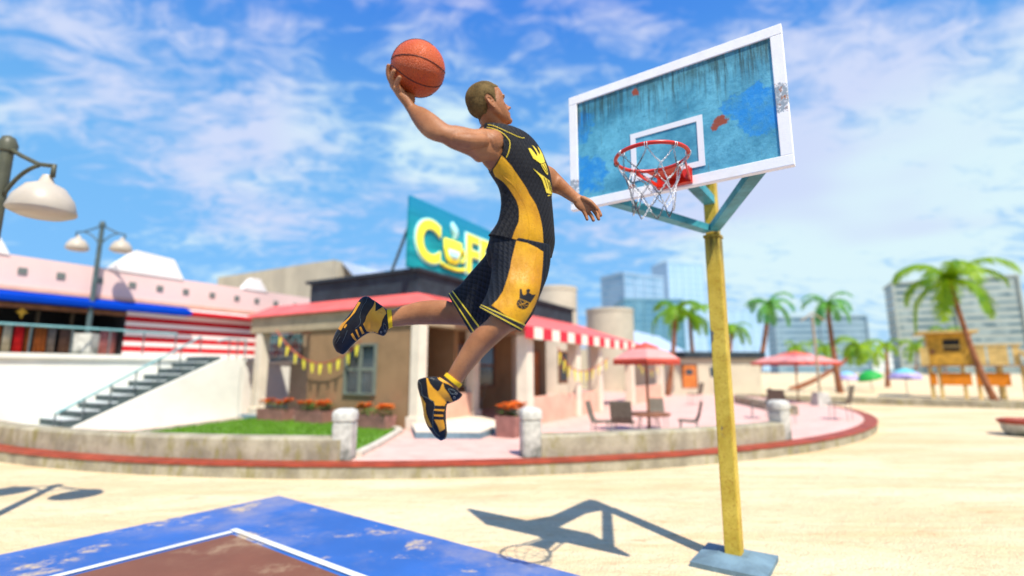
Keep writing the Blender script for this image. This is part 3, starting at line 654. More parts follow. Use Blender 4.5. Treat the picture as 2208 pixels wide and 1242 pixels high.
# ------------------------------------------------------------------ striped shop on the upper terrace, stairs, railings
Ow = gp(510, 905, T); Ow.z = 0
mA = -A
def sf(s, n, z): return Ow + mA * s + B * n + Vector((0, 0, z))
def sbox(mb, s0, s1, n0, n1, z0, z1): return mb.hexa([sf(s0, n1, z0), sf(s1, n1, z0), sf(s1, n0, z0), sf(s0, n0, z0), sf(s0, n1, z1), sf(s1, n1, z1), sf(s1, n0, z1), sf(s0, n0, z1)])
ZP = 2.06
rw = thing('retaining_wall', 'tall whitewashed retaining wall that carries the upper terrace', 'wall', sf(0, 1.35, 0), 0)
m = MB(); sbox(m, -8, 9.5, 1.35, 7, 0, ZP - .12); m.build('wall', M['white'], rw)
m = MB(); sbox(m, -8, 9.55, 1.27, 7, ZP - .118, ZP); m.build('coping', M['white'], rw)
stair = thing('staircase', 'outdoor staircase with dark zigzag steps climbing the white wall', 'stairs', sf(4, .6, T), 0)
sT, sB = .55, 4.1; NS = 11
m = MB(); pts = [(-.0, T), (sB, T), (sB, T + .02), (sT, ZP - .08), (0, ZP - .08)]
m.prism([sf(s, 0, z) for s, z in pts], B * .12); m.build('side_wall', M['white'], stair)
m1, m2 = MB(), MB()
for i in range(NS):
    s1 = sB + .28 - i * (sB + .28 - sT) / NS; s0_ = s1 - (sB + .28 - sT) / NS; z1 = T + (i + 1) * (ZP - T) / NS
    sbox(m1, s0_ - .0, s1, .122, 1.34, max(T, z1 - .42), z1 - .03); sbox(m2, s0_ - .0, s1 + .02, .13, 1.33, z1 - .028, z1)
m1.build('step_risers', M['stepdark'], stair); m2.build('step_treads', M['steptread'], stair)
m = MB(); sbox(m, -.2, sT, .122, 1.34, T, ZP - .03); m.build('landing', M['white'], stair)
def rail(label, pts, posts, zbot, name='railing'):
    t_ = thing(name, label, 'railing', pts[0], 0, 'teal railings of the upper terrace')
    m = MB(); m.tube(pts, .028, 8); m.build('handrail', M['tealrail'], t_)
    for (a, b) in posts:
        m = MB(); m.tube([a, b], .02, 6); m.build('post', M['darksteel'], t_)
zr_ = onp(0, 697, sf(0, 1.45, 0), mA)[1]
rail('long teal railing along the top of the white retaining wall', [sf(7, 1.45, zr_), sf(1.15, 1.45, zr_)], [(sf(s, 1.45, ZP), sf(s, 1.45, zr_)) for s in (1.16, 2.0, 2.8, 3.6, 4.4, 5.2, 6.0)], 0)
sa_, za_ = onp(122, 893, Ow, mA); sb_, zb_ = onp(437, 726, Ow, mA)
rail('sloping teal handrail of the outdoor staircase', [sf(sa_, .06, za_), sf(sb_, .06, zb_)], [(sf(sa_ + (sb_ - sa_) * k / 6, .06, za_ - .45 + (zb_ - za_) * k / 6), sf(sa_ + (sb_ - sa_) * k / 6, .06, za_ + (zb_ - za_) * k / 6)) for k in range(7)], 0)
rail('short teal railing at the head of the stairs', [sf(.7, .1, ZP + .42), sf(.35, .1, ZP + .52), sf(-.15, .1, ZP + .5), sf(-.15, .1, ZP + .05)], [(sf(s, .1, ZP - .08), sf(s, .1, ZP + .5)) for s in (.35, .1, -.14)], 0)

FN = 2.2
shop = thing('striped_shop', 'long pink and white shop with gabled parapet, red stripes and a blue awning', 'building', sf(0, FN, ZP), 0)
def fs(x, y): return onp(x, y, sf(0, FN, 0), mA)
zTop = 4.47
m = MB(); sbox(m, -5.5, 9, FN, FN + .3, 3.42, zTop); m.build('upper_wall', M['pinkwhite'], shop)
m = MB(); sbox(m, -5.5, 9, FN - .05, FN, 3.60, 3.70); m.build('trim', M['peach'], shop)
for pts in ([(375, 560), (295, 540), (235, 578)], [(20, 548), (0, 512), (-60, 470), (-200, 470), (-260, 530)], [(577, 632), (560, 602), (545, 600), (524, 622)]):
    q = [fs(*p) for p in pts]; m = MB()
    poly = [sf(q[0][0] - (.35 if pts[0][0] == 375 else 0), FN - .03, zTop - .02)] + [sf(s, FN - .03, z) for s, z in q] + [sf(q[-1][0] + .02, FN - .03, zTop - .02)]
    m.prism(poly, B * .3); m.build('gable', M['gable'], shop)
for x, y in ((48, 585), (131, 594), (213, 606), (285, 616), (344, 624), (400, 631), (457, 639), (510, 646), (553, 652), (594, 657), (636, 661)):
    s, z = fs(x, y); m = MB(); sbox(m, s - .085, s + .085, FN - .03, FN - .001, 4.02, 4.18); m.build('vent', M['shutter'], shop)
g = G('grey vent', .7); g.color((.16, .18, .16)); 
for o in shop.children:
    if o.name.startswith('vent'): o.data.materials[0] = g.m
s_l = fs(272, 690)[0]; s_a = fs(400, 665)[0]
m = MB(); m.prism([sf(s_a, FN - .003, 3.60), sf(s_a, FN - .42, 3.44), sf(s_a, FN - .42, 3.33), sf(s_a, FN - .003, 3.33)], mA * 8.0); m.build('blue_awning', M['bluecanvas'], shop)
m = MB(); m.prism([sf(-3.6, FN - .003, 3.56), sf(-3.6, FN - .30, 3.42), sf(-3.6, FN - .30, 3.36), sf(-3.6, FN - .003, 3.36)], mA * (3.55 + s_a)); m.build('striped_awning', M['stripes'], shop)
m = MB(); sbox(m, -5.5, s_l, FN, FN + .3, ZP, 3.41); m.build('striped_wall', M['stripes'], shop)
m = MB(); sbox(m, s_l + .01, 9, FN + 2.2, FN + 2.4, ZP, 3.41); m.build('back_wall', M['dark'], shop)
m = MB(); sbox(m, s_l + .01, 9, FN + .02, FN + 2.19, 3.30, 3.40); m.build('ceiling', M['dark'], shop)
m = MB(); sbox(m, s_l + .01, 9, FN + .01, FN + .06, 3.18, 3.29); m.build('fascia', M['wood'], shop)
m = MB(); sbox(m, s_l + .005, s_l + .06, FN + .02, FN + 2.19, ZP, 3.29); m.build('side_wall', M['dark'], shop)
M['cloth_brown0'] = simple('dim post', (.05, .035, .02), .8)
for x in (165, 90):
    s, _ = fs(x, 700); m = MB(); sbox(m, s - .03, s + .03, FN + .3, FN + .36, ZP, 3.17); m.build('mullion', M['cloth_brown0'], shop)
cols = {'red': (.65, .01, .01), 'cream': (.60, .50, .33), 'rust': (.33, .08, .01), 'brown': (.16, .08, .05), 'pinkish': (.60, .20, .17), 'taupe': (.25, .19, .15)}
for k, c in cols.items(): M['cloth_' + k] = simple(k + ' cloth', c, .8, .3, 6)
for x0, x1, k, lab in ((-6, 12, 'rust', 'rust brown'), (17, 34, 'cream', 'cream'), (41, 61, 'red', 'bright red'), (66, 77, 'rust', 'dull orange'), (84, 112, 'rust', 'patchy orange'), (115, 132, 'taupe', 'taupe'), (140, 166, 'brown', 'brown'), (200, 216, 'brown', 'dark brown'), (226, 264, 'pinkish', 'salmon pink')):
    sA, sB_ = fs(x1, 720)[0], fs(x0, 720)[0]
    t_ = thing('display_banner', lab + ' cloth on display behind the railing, ' + {'cream': 'left of the red one', 'red': 'the brightest in the shop', 'rust': 'beside the ' + ('shop edge' if x0 < 0 else 'red one' if x0 < 80 else 'thin post'), 'taupe': 'next to the patchy orange one', 'brown': 'left of the lamp base' if x0 < 190 else 'right of the lamp base', 'pinkish': 'nearest the striped wall'}[k], 'banner', sf((sA + sB_) / 2, FN + .3, ZP), 0, 'cloths on display in the shop opening')
    m = MB(); n = 10
    m.rings([[sf(sA + (sB_ - sA) * j / n, FN + .3 + .03 * math.sin(j * 1.7 + x0), ZP + .02), sf(sA + (sB_ - sA) * j / n, FN + .33 + .03 * math.sin(j * 1.7 + x0), ZP + .02), sf(sA + (sB_ - sA) * j / n, FN + .32 + .02 * math.sin(j * 1.7 + x0), ZP + .72), sf(sA + (sB_ - sA) * j / n, FN + .30 + .02 * math.sin(j * 1.7 + x0), ZP + .72)] for j in range(n + 1)])
    m.build('cloth', M['cloth_' + k], t_, smooth=True)
    m = MB(); m.tube([sf(sA - .02, FN + .31, ZP + .73), sf(sB_ + .02, FN + .31, ZP + .73)], .015, 6); m.build('rod', M['darksteel'], t_)
s, z = fs(52, 672); c = sf(s, FN + .12, z)
m = MB(); m.prism([c + mA * (.11 * math.sin(k * PI / 4) * (1 if k % 2 == 0 else .45)) + Vector((0, 0, .17 * math.cos(k * PI / 4) * (1 if k % 2 == 0 else .45))) for k in range(8)], B * .04)
M['gold'] = simple('gold paint', (.55, .32, .02), .4)
tag(m.build('star_ornament', M['gold']), 'gold four pointed star hanging in the dark shop opening', 'ornament')

# ------------------------------------------------------------------ street lamps
M['lampgreen'] = simple('olive painted iron', (0.085, 0.085, 0.05), 0.45, 0.2, 6); M['lamptealgrey'] = simple('grey green iron', (0.075, 0.11, 0.11), 0.45, 0.2, 6); M['lampshade'] = simple('cream lamp glass', (0.50, 0.43, 0.33), 0.4, 0.08, 3)
def streetlamp(label, base, H, k, rz, mt, box=False):
    t_ = thing('street_lamp', label, 'street lamp', base, rz, 'double armed street lamps on the left')
    m = MB(); m.lathe([(.10 * k, 0), (.085 * k, .3), (.075 * k, H - .1 * k), (.10 * k, H - .08 * k), (.11 * k, H + .02 * k), (.07 * k, H + .12 * k), (.01, H + .15 * k)], 14); m.build('pole', M[mt], t_, local=True, smooth=True, angle=45)
    if box:
        m = MB(); m.box(-.2, .2, -.2, .2, 0, .55); m.build('plinth', M['conc3'], t_, local=True, bevel=.03)
    for sg in (1, -1):
        m = MB()
        m.tube([(sg * x * k, 0, H + z * k) for x, z in ((.05, -.05), (.25, -.16), (.55, -.30), (.72, -.33), (.80, -.33), (.80, -.5))], .03 * k, 8)
        m.tube([(sg * p.x * k, 0, H + p.z * k) for p in bez((.06, 0, -.72), (.25, 0, -.38), (.55, 0, -.32), 8)], .026 * k, 8)
        a = m.build('arm', M[mt], t_, local=True, smooth=True)
        m = MB(); cx_ = sg * .72 * k
        m.lathe([(.05 * k, H - .47 * k), (.09 * k, H - .58 * k), (.21 * k, H - .64 * k), (.32 * k, H - .80 * k), (.365 * k, H - .97 * k), (.355 * k, H - .99 * k), (.25 * k, H - 1.04 * k), (.02 * k, H - 1.05 * k)], 20, (cx_, 0, 0)); m.build('lamp_shade', M['lampshade'], t_, local=True, smooth=True, angle=60)
    return t_
L1p = at_y(20, 297, 5.2); zt1 = L1p.z
kk = (162 - 22) / FPX * (L1p - CAM).dot(FW) / .90
streetlamp('tall olive street lamp with a big cream shade cut by the left edge', (L1p.x, L1p.y, 0), zt1 - .12 * kk, kk, rad(-8), 'lampgreen')
s, z = onp(185, 748, sf(0, 1.9, 0), mA); pb = sf(s, 1.9, ZP); r_ = ray(217, 478); zt2 = (CAM + r_ * (pb.y / r_.y)).z
k2 = 52 / FPX * (Vector((pb.x, pb.y, 4)) - CAM).dot(FW) / .90
streetlamp('slim grey green street lamp standing on a plinth before the shop', pb, zt2 - ZP - .12 * k2, k2, rad(12), 'lamptealgrey', True)
p = gp(1772, 886); t_ = thing('lamp_post', 'thin pale lamp post on a concrete block among the palms', 'street lamp', p)
m = MB(); m.rings([[Vector((x * k, y * k, z)) for x, y in ((-1, -1), (1, -1), (1, 1), (-1, 1))] for k, z in ((.30, 0), (.22, .75))]); m.build('plinth', M['conc3'], t_, local=True)
m = MB(); m.tube([(0, 0, .7), (-.02, 0, 3.9)], .05, 8); m.build('pole', M['beam'], t_, local=True)
m = MB(); m.tube([(-.5, 0, 3.7), (0, 0, 4.05), (.5, 0, 3.7)], .035, 6); m.build('arm', M['beam'], t_, local=True)
p = gp(2222, 940); t_ = thing('round_planter', 'round white planter with a dark red rim at the right edge', 'planter', p)
m = MB(); m.lathe([(.42, 0), (.52, .12), (.55, .30)], 28); m.build('bowl', M['conc3'], t_, local=True, smooth=True, angle=50)
m = MB(); m.lathe([(.56, .301), (.60, .33), (.60, .40), (.50, .42), (.45, .32)], 28); m.build('rim', M['redkerb'], t_, local=True, smooth=True, angle=50)

# ------------------------------------------------------------------ lifeguard hut
M['hutyellow'] = simple('ochre planks', (0.50, 0.27, 0.03), 0.7, 0.3, 3); M['hutorange'] = simple('orange board', (0.62, 0.19, 0.004), 0.7, 0.15, 2); M['hutpale'] = simple('pale timber', (0.58, 0.40, 0.14), 0.7, 0.2, 3)
Yh = gp(2060, 861).y
def hx(x): return at_y(x, 800, Yh).x
def hz(y): return at_y(2070, y, Yh).z
hut = thing('lifeguard_hut', 'ochre wooden lifeguard hut on stilts with orange boards', 'hut', (hx(2080), Yh, 0))
def hbox(nm, mt, x0, x1, d0, d1, y0, y1, parent=None, **k):
    m = MB(); m.box(hx(x0), hx(x1), Yh + d0, Yh + d1, hz(y0), hz(y1)); return m.build(nm, M[mt], parent or hut, **k)
cab = hbox('cabin', 'hutyellow', 2024, 2098, 0, 1.8, 787, 718)
hbox('window', 'dark', 2050, 2078, -.03, -.003, 756, 731, cab); hbox('sill', 'hutpale', 2048, 2080, -.08, -.003, 748, 745, cab); hbox('hatch', 'wood', 2027, 2035, -.04, -.004, 762, 752, cab)
hbox('roof', 'hutpale', 2005, 2110, -.4, 2.2, 717.5, 713)
hbox('deck', 'wood', 2006, 2182, -.2, 2.2, 790, 787.4)
for x0, x1 in ((2008, 2023), (2100, 2116), (2120, 2150), (2158, 2168)): hbox('railing_panel', 'hutpale', x0, x1, -.2, -.12, 787, 748)
hbox('handrail', 'hutpale', 2099, 2172, -.24, -.1, 747.5, 744)
for x in (2020, 2036, 2075, 2098, 2135, 2168): hbox('stilt', 'hutpale', x, x + 6, .05, .25, 874, 790.5)
for x in (2026, 2140): hbox('stilt', 'hutpale', x, x + 6, 1.8, 2.0, 868, 790.5)
for x0, x1 in ((2021, 2033), (2040, 2090), (2098, 2150)): hbox('board', 'hutorange', x0, x1, -.0, .045, 831, 804)
m = MB(); 
for dx_ in (0, .45): m.beam((hx(2168), Yh - .3 - dx_, hz(758)), (hx(2215), Yh - .3 - dx_, hz(866)), .1, .07)
m.build('ramp_rail', M['hutpale'], hut)
m = MB()
for i in range(9):
    t = (i + .5) / 9; x = hx(2168) + (hx(2215) - hx(2168)) * t; z = hz(775) + (hz(870) - hz(775)) * t; m.box(x - .06, x + .06, Yh - .72, Yh - .3, z - .02, z + .02)
m.build('ladder', M['hutpale'], hut)

hut.rotation_euler = (0, 0, -0.62)
# ------------------------------------------------------------------ distant towers
def tower(name, label, xl, Yl, xr, Yr, yt, depth, floors, wallm, glassm, slab=.25, group=None, cols=0, lean=0, proud=.25):
    a = at_y(xl, 790, Yl); b = at_y(xr, 790, Yr); a.z = b.z = 0; d = (b - a).normalized(); Lx = (b - a).length; H = at_y(xl, yt, Yl).z
    t_ = thing(name, label, 'building', a, math.atan2(d.y, d.x), group)
    m = MB(); m.box(0, Lx, 0, depth, -1, H); m.build('wall', wallm, t_, local=True)
    fh_ = H / floors
    for i in range(floors):
        z0, z1 = i * fh_ + fh_ * slab, (i + 1) * fh_ - fh_ * .12
        m = MB(); m.box(Lx * .02, Lx * .98, -.05, -.01, z0, z1); m.box(Lx + .01, Lx + .05, depth * .04, depth * .96, z0, z1); m.box(-.05, -.01, depth * .04, depth * .96, z0, z1); wnd = m.build('window_band', glassm, t_, local=True)
    for i in range(cols + 1):
        if cols: x = Lx * i / cols; m = MB(); m.box(x - proud, x + proud, -proud * 2, -.06, 0, H); m.build('pier', wallm, t_, local=True)
    m = MB(); m.box(-.4, Lx + .4, -.4, depth + .4, H + .01, H + fh_ * .3); m.build('roof', wallm, t_, local=True)
    return t_
def bandglass(name, a, b, s=.35, rough=.25):
    g = G(name, rough, .7); v = g.vor(s, g.co((1, 1, 1)), out='Color'); k = g.n('SeparateColor'); g.t.links.new(v, k.inputs[0])
    g.color(g.mix(k.outputs[0], a, b)); return g.m
aw_, ag_ = simple('pale concrete facade', (0.36, 0.41, 0.37), .8, .12, .1), bandglass('apartment glass', (.05, .12, .15), (.34, .42, .40), .30)
tower('apartment_block', 'large apartment block with banded balconies behind the lifeguard hut', 1946, 175, 2226, 160, 613, 14, 13, aw_, ag_, .45, 'banded apartment blocks by the beach', 2, proud=.3)
tower('apartment_block', 'lower blue grey apartment block behind the farther red sunshade', 1680, 230, 1880, 222, 687, 14, 9, simple('blue grey facade', (.26, .38, .45), .8, .1, .1), bandglass('blue apartment glass', (.08, .18, .26), (.24, .36, .42), .2), .42, 'banded apartment blocks by the beach', 2, proud=.3)
pale = simple('hazy blue facade', (.30, .44, .58), .5, .08, .03); pg = bandglass('hazy blue glass', (.16, .31, .46), (.27, .42, .56), .12)  # distance haze is put into the tower colours, no haze in the air
pale2 = simple('very pale blue facade', (.36, .53, .70), .5, .05, .02); pg2 = bandglass('very pale blue glass', (.30, .48, .67), (.36, .53, .70), .08)  # farthest towers: still more haze mixed into the colour
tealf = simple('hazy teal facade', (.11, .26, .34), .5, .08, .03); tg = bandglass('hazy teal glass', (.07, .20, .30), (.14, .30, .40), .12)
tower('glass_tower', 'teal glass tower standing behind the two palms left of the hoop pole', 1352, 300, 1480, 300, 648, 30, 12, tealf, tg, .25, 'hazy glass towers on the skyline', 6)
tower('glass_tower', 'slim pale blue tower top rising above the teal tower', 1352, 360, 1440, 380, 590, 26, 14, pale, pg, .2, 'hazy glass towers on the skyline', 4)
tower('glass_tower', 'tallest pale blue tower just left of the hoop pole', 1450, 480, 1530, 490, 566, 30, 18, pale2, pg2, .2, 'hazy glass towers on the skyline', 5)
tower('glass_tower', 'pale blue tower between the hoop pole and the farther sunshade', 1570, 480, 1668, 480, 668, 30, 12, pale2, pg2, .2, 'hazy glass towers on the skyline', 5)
tower('low_white_building', 'low white building between the two apartment blocks', 1878, 260, 1938, 262, 764, 10, 3, simple('warm white facade', (.70, .70, .66), .7, .08, .1), bandglass('pale window glass', (.4, .5, .5), (.6, .66, .62), .3), .4)
tower('low_sea_wall', 'long low blue grey promenade block along the far beach', 1600, 280, 2300, 240, 801, 6, 1, simple('promenade blue', (.16, .30, .38), .8, .2, .1), bandglass('promenade openings', (.12, .24, .32), (.2, .36, .42), .2), .3)

# ------------------------------------------------------------------ palms
M['trunk'] = simple('palm bark', (0.26, 0.10, 0.045), 0.85, 0.35, 3, bump=.4, bscale=12, bdist=.03)
def leafmat(name, a, b):
    g = G(name, .5, .35); oi = g.n('ObjectInfo'); g.color(g.mix(g.ramp(g.noise(.9, 5, .6), .35, .65), a, b))
    g.b.inputs['Subsurface Weight'].default_value = 0.0
    tr = g.n('BsdfTranslucent'); g.set(tr.inputs[0], tuple(min(1, x * 1.4) for x in b)); mx = g.n('MixShader'); mx.inputs[0].default_value = .35
    g.t.links.new(g.b.outputs[0], mx.inputs[1]); g.t.links.new(tr.outputs[0], mx.inputs[2]); g.t.links.new(mx.outputs[0], g.t.nodes['Material Output'].inputs[0]); return g.m
LM = [leafmat('bright palm leaf', (.05, .18, .004), (.28, .44, .008)), leafmat('cool palm leaf', (.02, .16, .06), (.16, .42, .05)), leafmat('green palm leaf', (.04, .17, .008), (.24, .44, .012))]
def palm(label, xb, yb, xc, yc, rpx, mt=0, nf=15, seed=1, dense=1.0):
    base = gp(xb, yb); Y = base.y
    top = at_y(xc, yc, Y); k = Y / FPX; R = rpx * k
    t_ = thing('palm_tree', label, 'palm tree', base, 0, 'palm trees on the beach')
    r = random.Random(seed); L = top - base
    path = bez(base, base + Vector((L.x * .65, 0, L.z * .35)), top, 14); r0 = min(.20, max(.08, 6 * k))
    m = MB(); m.tube([base - Vector((0, 0, .2))] + path, [r0 * 1.35] + [r0 * (1.25 - .62 * (i / 14) ** .7) for i in range(15)], 10); m.build('trunk', M['trunk'], t_, smooth=True)
    m = MB()
    for i in range(nf):
        a = i * 2 * PI / nf * 2 + r.uniform(-.3, .3); el = (.0, .55, 1.0)[i % 3] + r.uniform(-.2, .2); ln = R * r.uniform(1.0, 1.35)
        h = Vector((math.cos(a), math.sin(a), 0)); sd_ = Vector((-math.sin(a), math.cos(a), 0))
        spine = []; p = Vector(top); e = el; n = 12
        for j in range(n + 1):
            spine.append((p.copy(), (h * math.cos(e) + Vector((0, 0, 1)) * math.sin(e)), e)); p += (h * math.cos(e) + Vector((0, 0, 1)) * math.sin(e)) * ln * 1.25 / n; e = max(e, -1.25); e -= 2.1 / n * (.8 + .9 * j / n)
        q = int(22 * dense)
        for j in range(q):
            t = (j + .6) / q * n; i0 = min(int(t), n - 1); f = t - i0; c = spine[i0][0].lerp(spine[i0 + 1][0], f); tg_ = spine[i0][1]; nrm = sd_.cross(tg_)
            wl = ln * .36 * (math.sin(PI * min(1, (t / n) * .85 + .15)) ** .6) * r.uniform(.85, 1.1)
            for sg in (1, -1):
                tip = c + sd_ * sg * wl * .72 + tg_ * wl * .50 - Vector((0, 0, 1)) * wl * .45 * (.6 + .6 * r.random())
                wd = tg_ * ln / q * .62
                mid = c.lerp(tip, .55) + Vector((0, 0, 1)) * wl * .10
                m.add([c - wd, c + wd, mid + wd * .9, tip, mid - wd * .9], [(0, 1, 2, 4), (4, 2, 3)])
        m.tube([s_[0] for s_ in spine], [max(.012, .04 * R / 2) * (1 - .8 * j / n) for j in range(n + 1)], 4)
    m.build('crown', LM[mt], t_)
    return t_
palm('tallest bright green palm leaning left in front of the banded block', 2150, 872, 2048, 604, 92, 0, 15, 3, 1.5)
palm('left palm of the pair beside the nearer red sunshade', 1437, 862, 1456, 668, 56, 2, 12, 5, 1.2)
palm('right palm of the pair, its trunk before the orange door', 1503, 846, 1486, 680, 48, 2, 12, 8, 1.2)
palm('bluish green palm right of the hoop pole leaning right', 1620, 848, 1656, 655, 46, 1, 11, 11)
palm('green palm standing behind the farther red sunshade', 1812, 848, 1783, 655, 46, 1, 11, 14)
palm('palm with its crown half hidden by the yellow hoop pole', 1556, 842, 1578, 706, 38, 2, 11, 17)
palm('palm with a long leaning trunk right of the thin lamp post', 1706, 840, 1853, 745, 46, 0, 11, 20)
palm('slim straight palm in front of the low white building', 1914, 835, 1910, 742, 27, 0, 12, 23)
palm('small palm left of the big banded apartment block', 1972, 812, 1977, 745, 30, 0, 12, 26)
palm('small faraway palm at the left of the lower apartment block', 1718, 808, 1717, 745, 24, 0, 11, 29)
palm('small faraway palm behind the trunk of the middle palm', 1782, 808, 1778, 748, 28, 0, 11, 32)
palm('small faraway palm peeking over the lifeguard hut roof', 2038, 808, 2036, 716, 26, 0, 11, 35)

# ------------------------------------------------------------------ basketball hoop
U_ = Vector((-0.814, 0.581, 0)); Rr = -U_; BK = Vector((0.581, 0.814, 0))
TRc = P(1684, 50, 3.4); WB = 1.647; ZB, ZT = 2.985, 4.001
bc = TRc + U_ * WB / 2; bc = Vector((bc.x, bc.y, 0))
rz_ = math.atan2(Rr.y, Rr.x)
hoop = thing('basketball_hoop', 'outdoor basketball hoop with worn blue backboard, red rim and yellow pole', 'basketball hoop', (bc.x, bc.y, 0), rz_)
# local frame: x to the right along the board, y backwards, z up ; front face at y = 0
HW = WB / 2; HB = ZT - ZB; TH = 0.045; FR = 0.075
g = G('worn blue backboard paint', 0.42, 0.5)
X, Y, Z = g.sep()
base = g.mix(g.ramp(g.noise(2.2, 8, 0.68), 0.32, 0.66), (0.045, 0.25, 0.36), (0.15, 0.50, 0.62))
base = g.mix(g.ramp(g.noise(16, 10, 0.85), 0.46, 0.66, 0, 0.75), base, (0.03, 0.20, 0.30))
def xb(u): return (u - .5) * WB
def zb(v): return ZB + v * HB
for (u, v, r) in ((.06, .28, .22), (.93, .42, .20), (.86, .52, .14), (.06, .70, .14)):
    base = g.mix(g.math('MULTIPLY', g.blob((xb(u), 0, zb(v)), r, wob=.5, wscale=5), g.ramp(g.noise(7, 7, .75), .30, .62, .15, .95)), base, (0.01, 0.25, 0.62))
drip = g.ramp(g.noise(6, 8, 0.75, g.co((5, 1, 0.30))), 0.42, 0.62); topm = g.ramp(g.math('ADD', Z, g.math('MULTIPLY', g.noise(5, 3, .5, g.co((1.5, 1, .1))), .5)), ZT - .22, ZT + .14)
base = g.mix(g.math('MULTIPLY', g.math('MULTIPLY', drip, topm), .9), base, (0.02, 0.035, 0.02))
base = g.mix(g.math('MULTIPLY', g.ramp(Z, ZT - .30, ZT - .05), g.ramp(g.noise(4, 6, .7), .35, .65, .2, .85)), base, (0.035, 0.10, 0.09))
dr2 = g.ramp(g.noise(4, 6, .7, g.co((7, 1, .30), loc=(3, 0, 1))), .62, .68)
base = g.mix(g.math('MULTIPLY', dr2, .6), base, (0.12, 0.14, 0.03))
spk = g.ramp(g.noise(38, 8, .8), .70, .76); base = g.mix(g.math('MULTIPLY', spk, .7), base, (0.01, .04, .05))
scr = g.ramp(g.noise(9, 4, .5, g.co((.5, 1, 14), rot=(0, .25, 0))), .70, .74); base = g.mix(g.math('MULTIPLY', scr, .5), base, (0.3, 0.6, 0.65))
for (u, v, r) in ((.36, .86, .035), (.375, .83, .025), (.735, .44, .045), (.715, .40, .035), (.75, .42, .03), (.03, .12, .03), (.31, .06, .03), (.33, .10, .025)):
    base = g.mix(g.blob((xb(u), 0, zb(v)), r, wob=.10, wscale=22), base, (0.30, 0.06, 0.02))
g.color(base); g.bump(g.math('ADD', g.noise(45, 8, .75), g.math('MULTIPLY', g.noise(5, 6, .7), 1.5)), .6, .006); M['boardblue'] = g.m
g = G('chipped white board frame', 0.45, 0.4)
base = g.mix(g.ramp(g.noise(6, 8, .7), .35, .75), (.92, .90, .86), (.84, .80, .72))
for (x, z, r) in ((-HW + .03, zb(.12), .075), (-HW + .02, zb(.20), .07), (HW - .03, zb(.50), .08), (HW - .05, zb(.42), .05)):
    base = g.mix(g.math('MULTIPLY', g.blob((x, 0, z), r, wob=.16, wscale=22), g.ramp(g.noise(40, 6, .8), .40, .50)), base, (0.30, 0.35, 0.37))
    base = g.mix(g.math('MULTIPLY', g.blob((x, 0, z), r * 1.1, wob=.2, wscale=30), g.ramp(g.noise(25, 6, .8), .55, .6)), base, (0.35, 0.12, 0.03))
g.color(base); g.bump(g.noise(50, 6, .7), .3, .003); M['frame'] = g.m
m = MB(); m.box(-HW + FR - .004, HW - FR + .004, .012, TH, ZB + FR - .004, ZT - FR + .004)
board = m.build('backboard', M['boardblue'], hoop, local=True)
m = MB()
m.box(-HW, HW, 0, TH + .01, ZB, ZB + FR); m.box(-HW, HW, 0, TH + .01, ZT - FR, ZT); m.box(-HW, -HW + FR, .001, TH + .009, ZB + FR, ZT - FR); m.box(HW - FR, HW, .001, TH + .009, ZB + FR, ZT - FR)
m.build('frame', M['frame'], board, local=True, bevel=.004)
def bxy(x, y):     # photo measure on the board plane -> local x, z
    s, z = onp(x, y, Vector((bc.x, bc.y, 0)), Rr); return s, z
tx0, tz0 = bxy(1358, 290); tx1, tz1 = bxy(1514, 245); tx2, tz2 = bxy(1519, 355); tx3, tz3 = bxy(1362, 392)
xl, xr = (tx0 + tx3) / 2, (tx1 + tx2) / 2; zt_q, zb_q = (tz0 + tz1) / 2, (tz2 + tz3) / 2; q = .042
m = MB(); m.box(xl, xr, .006, .0115, zt_q - q, zt_q); m.box(xl, xr, .006, .0115, zb_q, zb_q + q); m.box(xl, xl + q, .006, .0114, zb_q + q, zt_q - q); m.box(xr - q, xr, .006, .0114, zb_q + q, zt_q - q)
g = G('scuffed white target paint', .5, .4); g.color(g.mix(g.ramp(g.noise(18, 8, .8), .60, .66, 0, .6), (.80, .80, .78), (.12, .36, .42))); M['target'] = g.m
m.build('target_square', M['target'], board, local=True)
# rim, bracket, net
RC = gp(1404.5, 340, 3.05); Wm = WM[hoop.name].inverted(); rc = Wm @ RC; RR = .232
print('rim local', rc, 'target', xl, xr, zb_q, zt_q)
g = G('red rim enamel', 0.32, 0.5); g.color(g.mix(g.ramp(g.noise(30, 6, .8), .62, .7, 0, .6), (0.62, 0.025, 0.008), (0.20, 0.02, 0.01))); M['rim'] = g.m
rimg = MB(); rimg.tube([(rc.x + RR * math.cos(t), rc.y + RR * math.sin(t), rc.z) for t in [2 * PI * i / 72 for i in range(72)]], .0125, 12, closed=True)
rim = rimg.build('rim', M['rim'], hoop, local=True, smooth=True)
m = MB(); zr0, zr1 = ZB + .015, ZB + .135; hw = .125
m.box(rc.x - hw, rc.x + hw, -.008, -.001, zr0, zr1)
m.box(rc.x - hw, rc.x + hw, -.05, -.009, zr0, zr0 + .006)
for sg in (-1, 1):
    m.beam((rc.x + sg * (hw - .012), -.009, zr0 + .02), (rc.x + sg * .17, rc.y + .17, rc.z - .012), .010, .028)
    m.beam((rc.x + sg * (hw - .012), -.03, zr0 + .01), (rc.x + sg * (hw - .012), -.03, zr1), .010, .04)
m.add([(rc.x - .07, -.01, rc.z - .004), (rc.x + .07, -.01, rc.z - .004), (rc.x + .12, rc.y + .205, rc.z - .004), (rc.x - .12, rc.y + .205, rc.z - .004), (rc.x - .07, -.01, rc.z + .002), (rc.x + .07, -.01, rc.z + .002), (rc.x + .12, rc.y + .205, rc.z + .002), (rc.x - .12, rc.y + .205, rc.z + .002)],
      [(3, 2, 1, 0), (4, 5, 6, 7), (0, 1, 5, 4), (1, 2, 6, 5), (2, 3, 7, 6), (3, 0, 4, 7)])
m.build('rim_bracket', M['rim'], hoop, local=True)
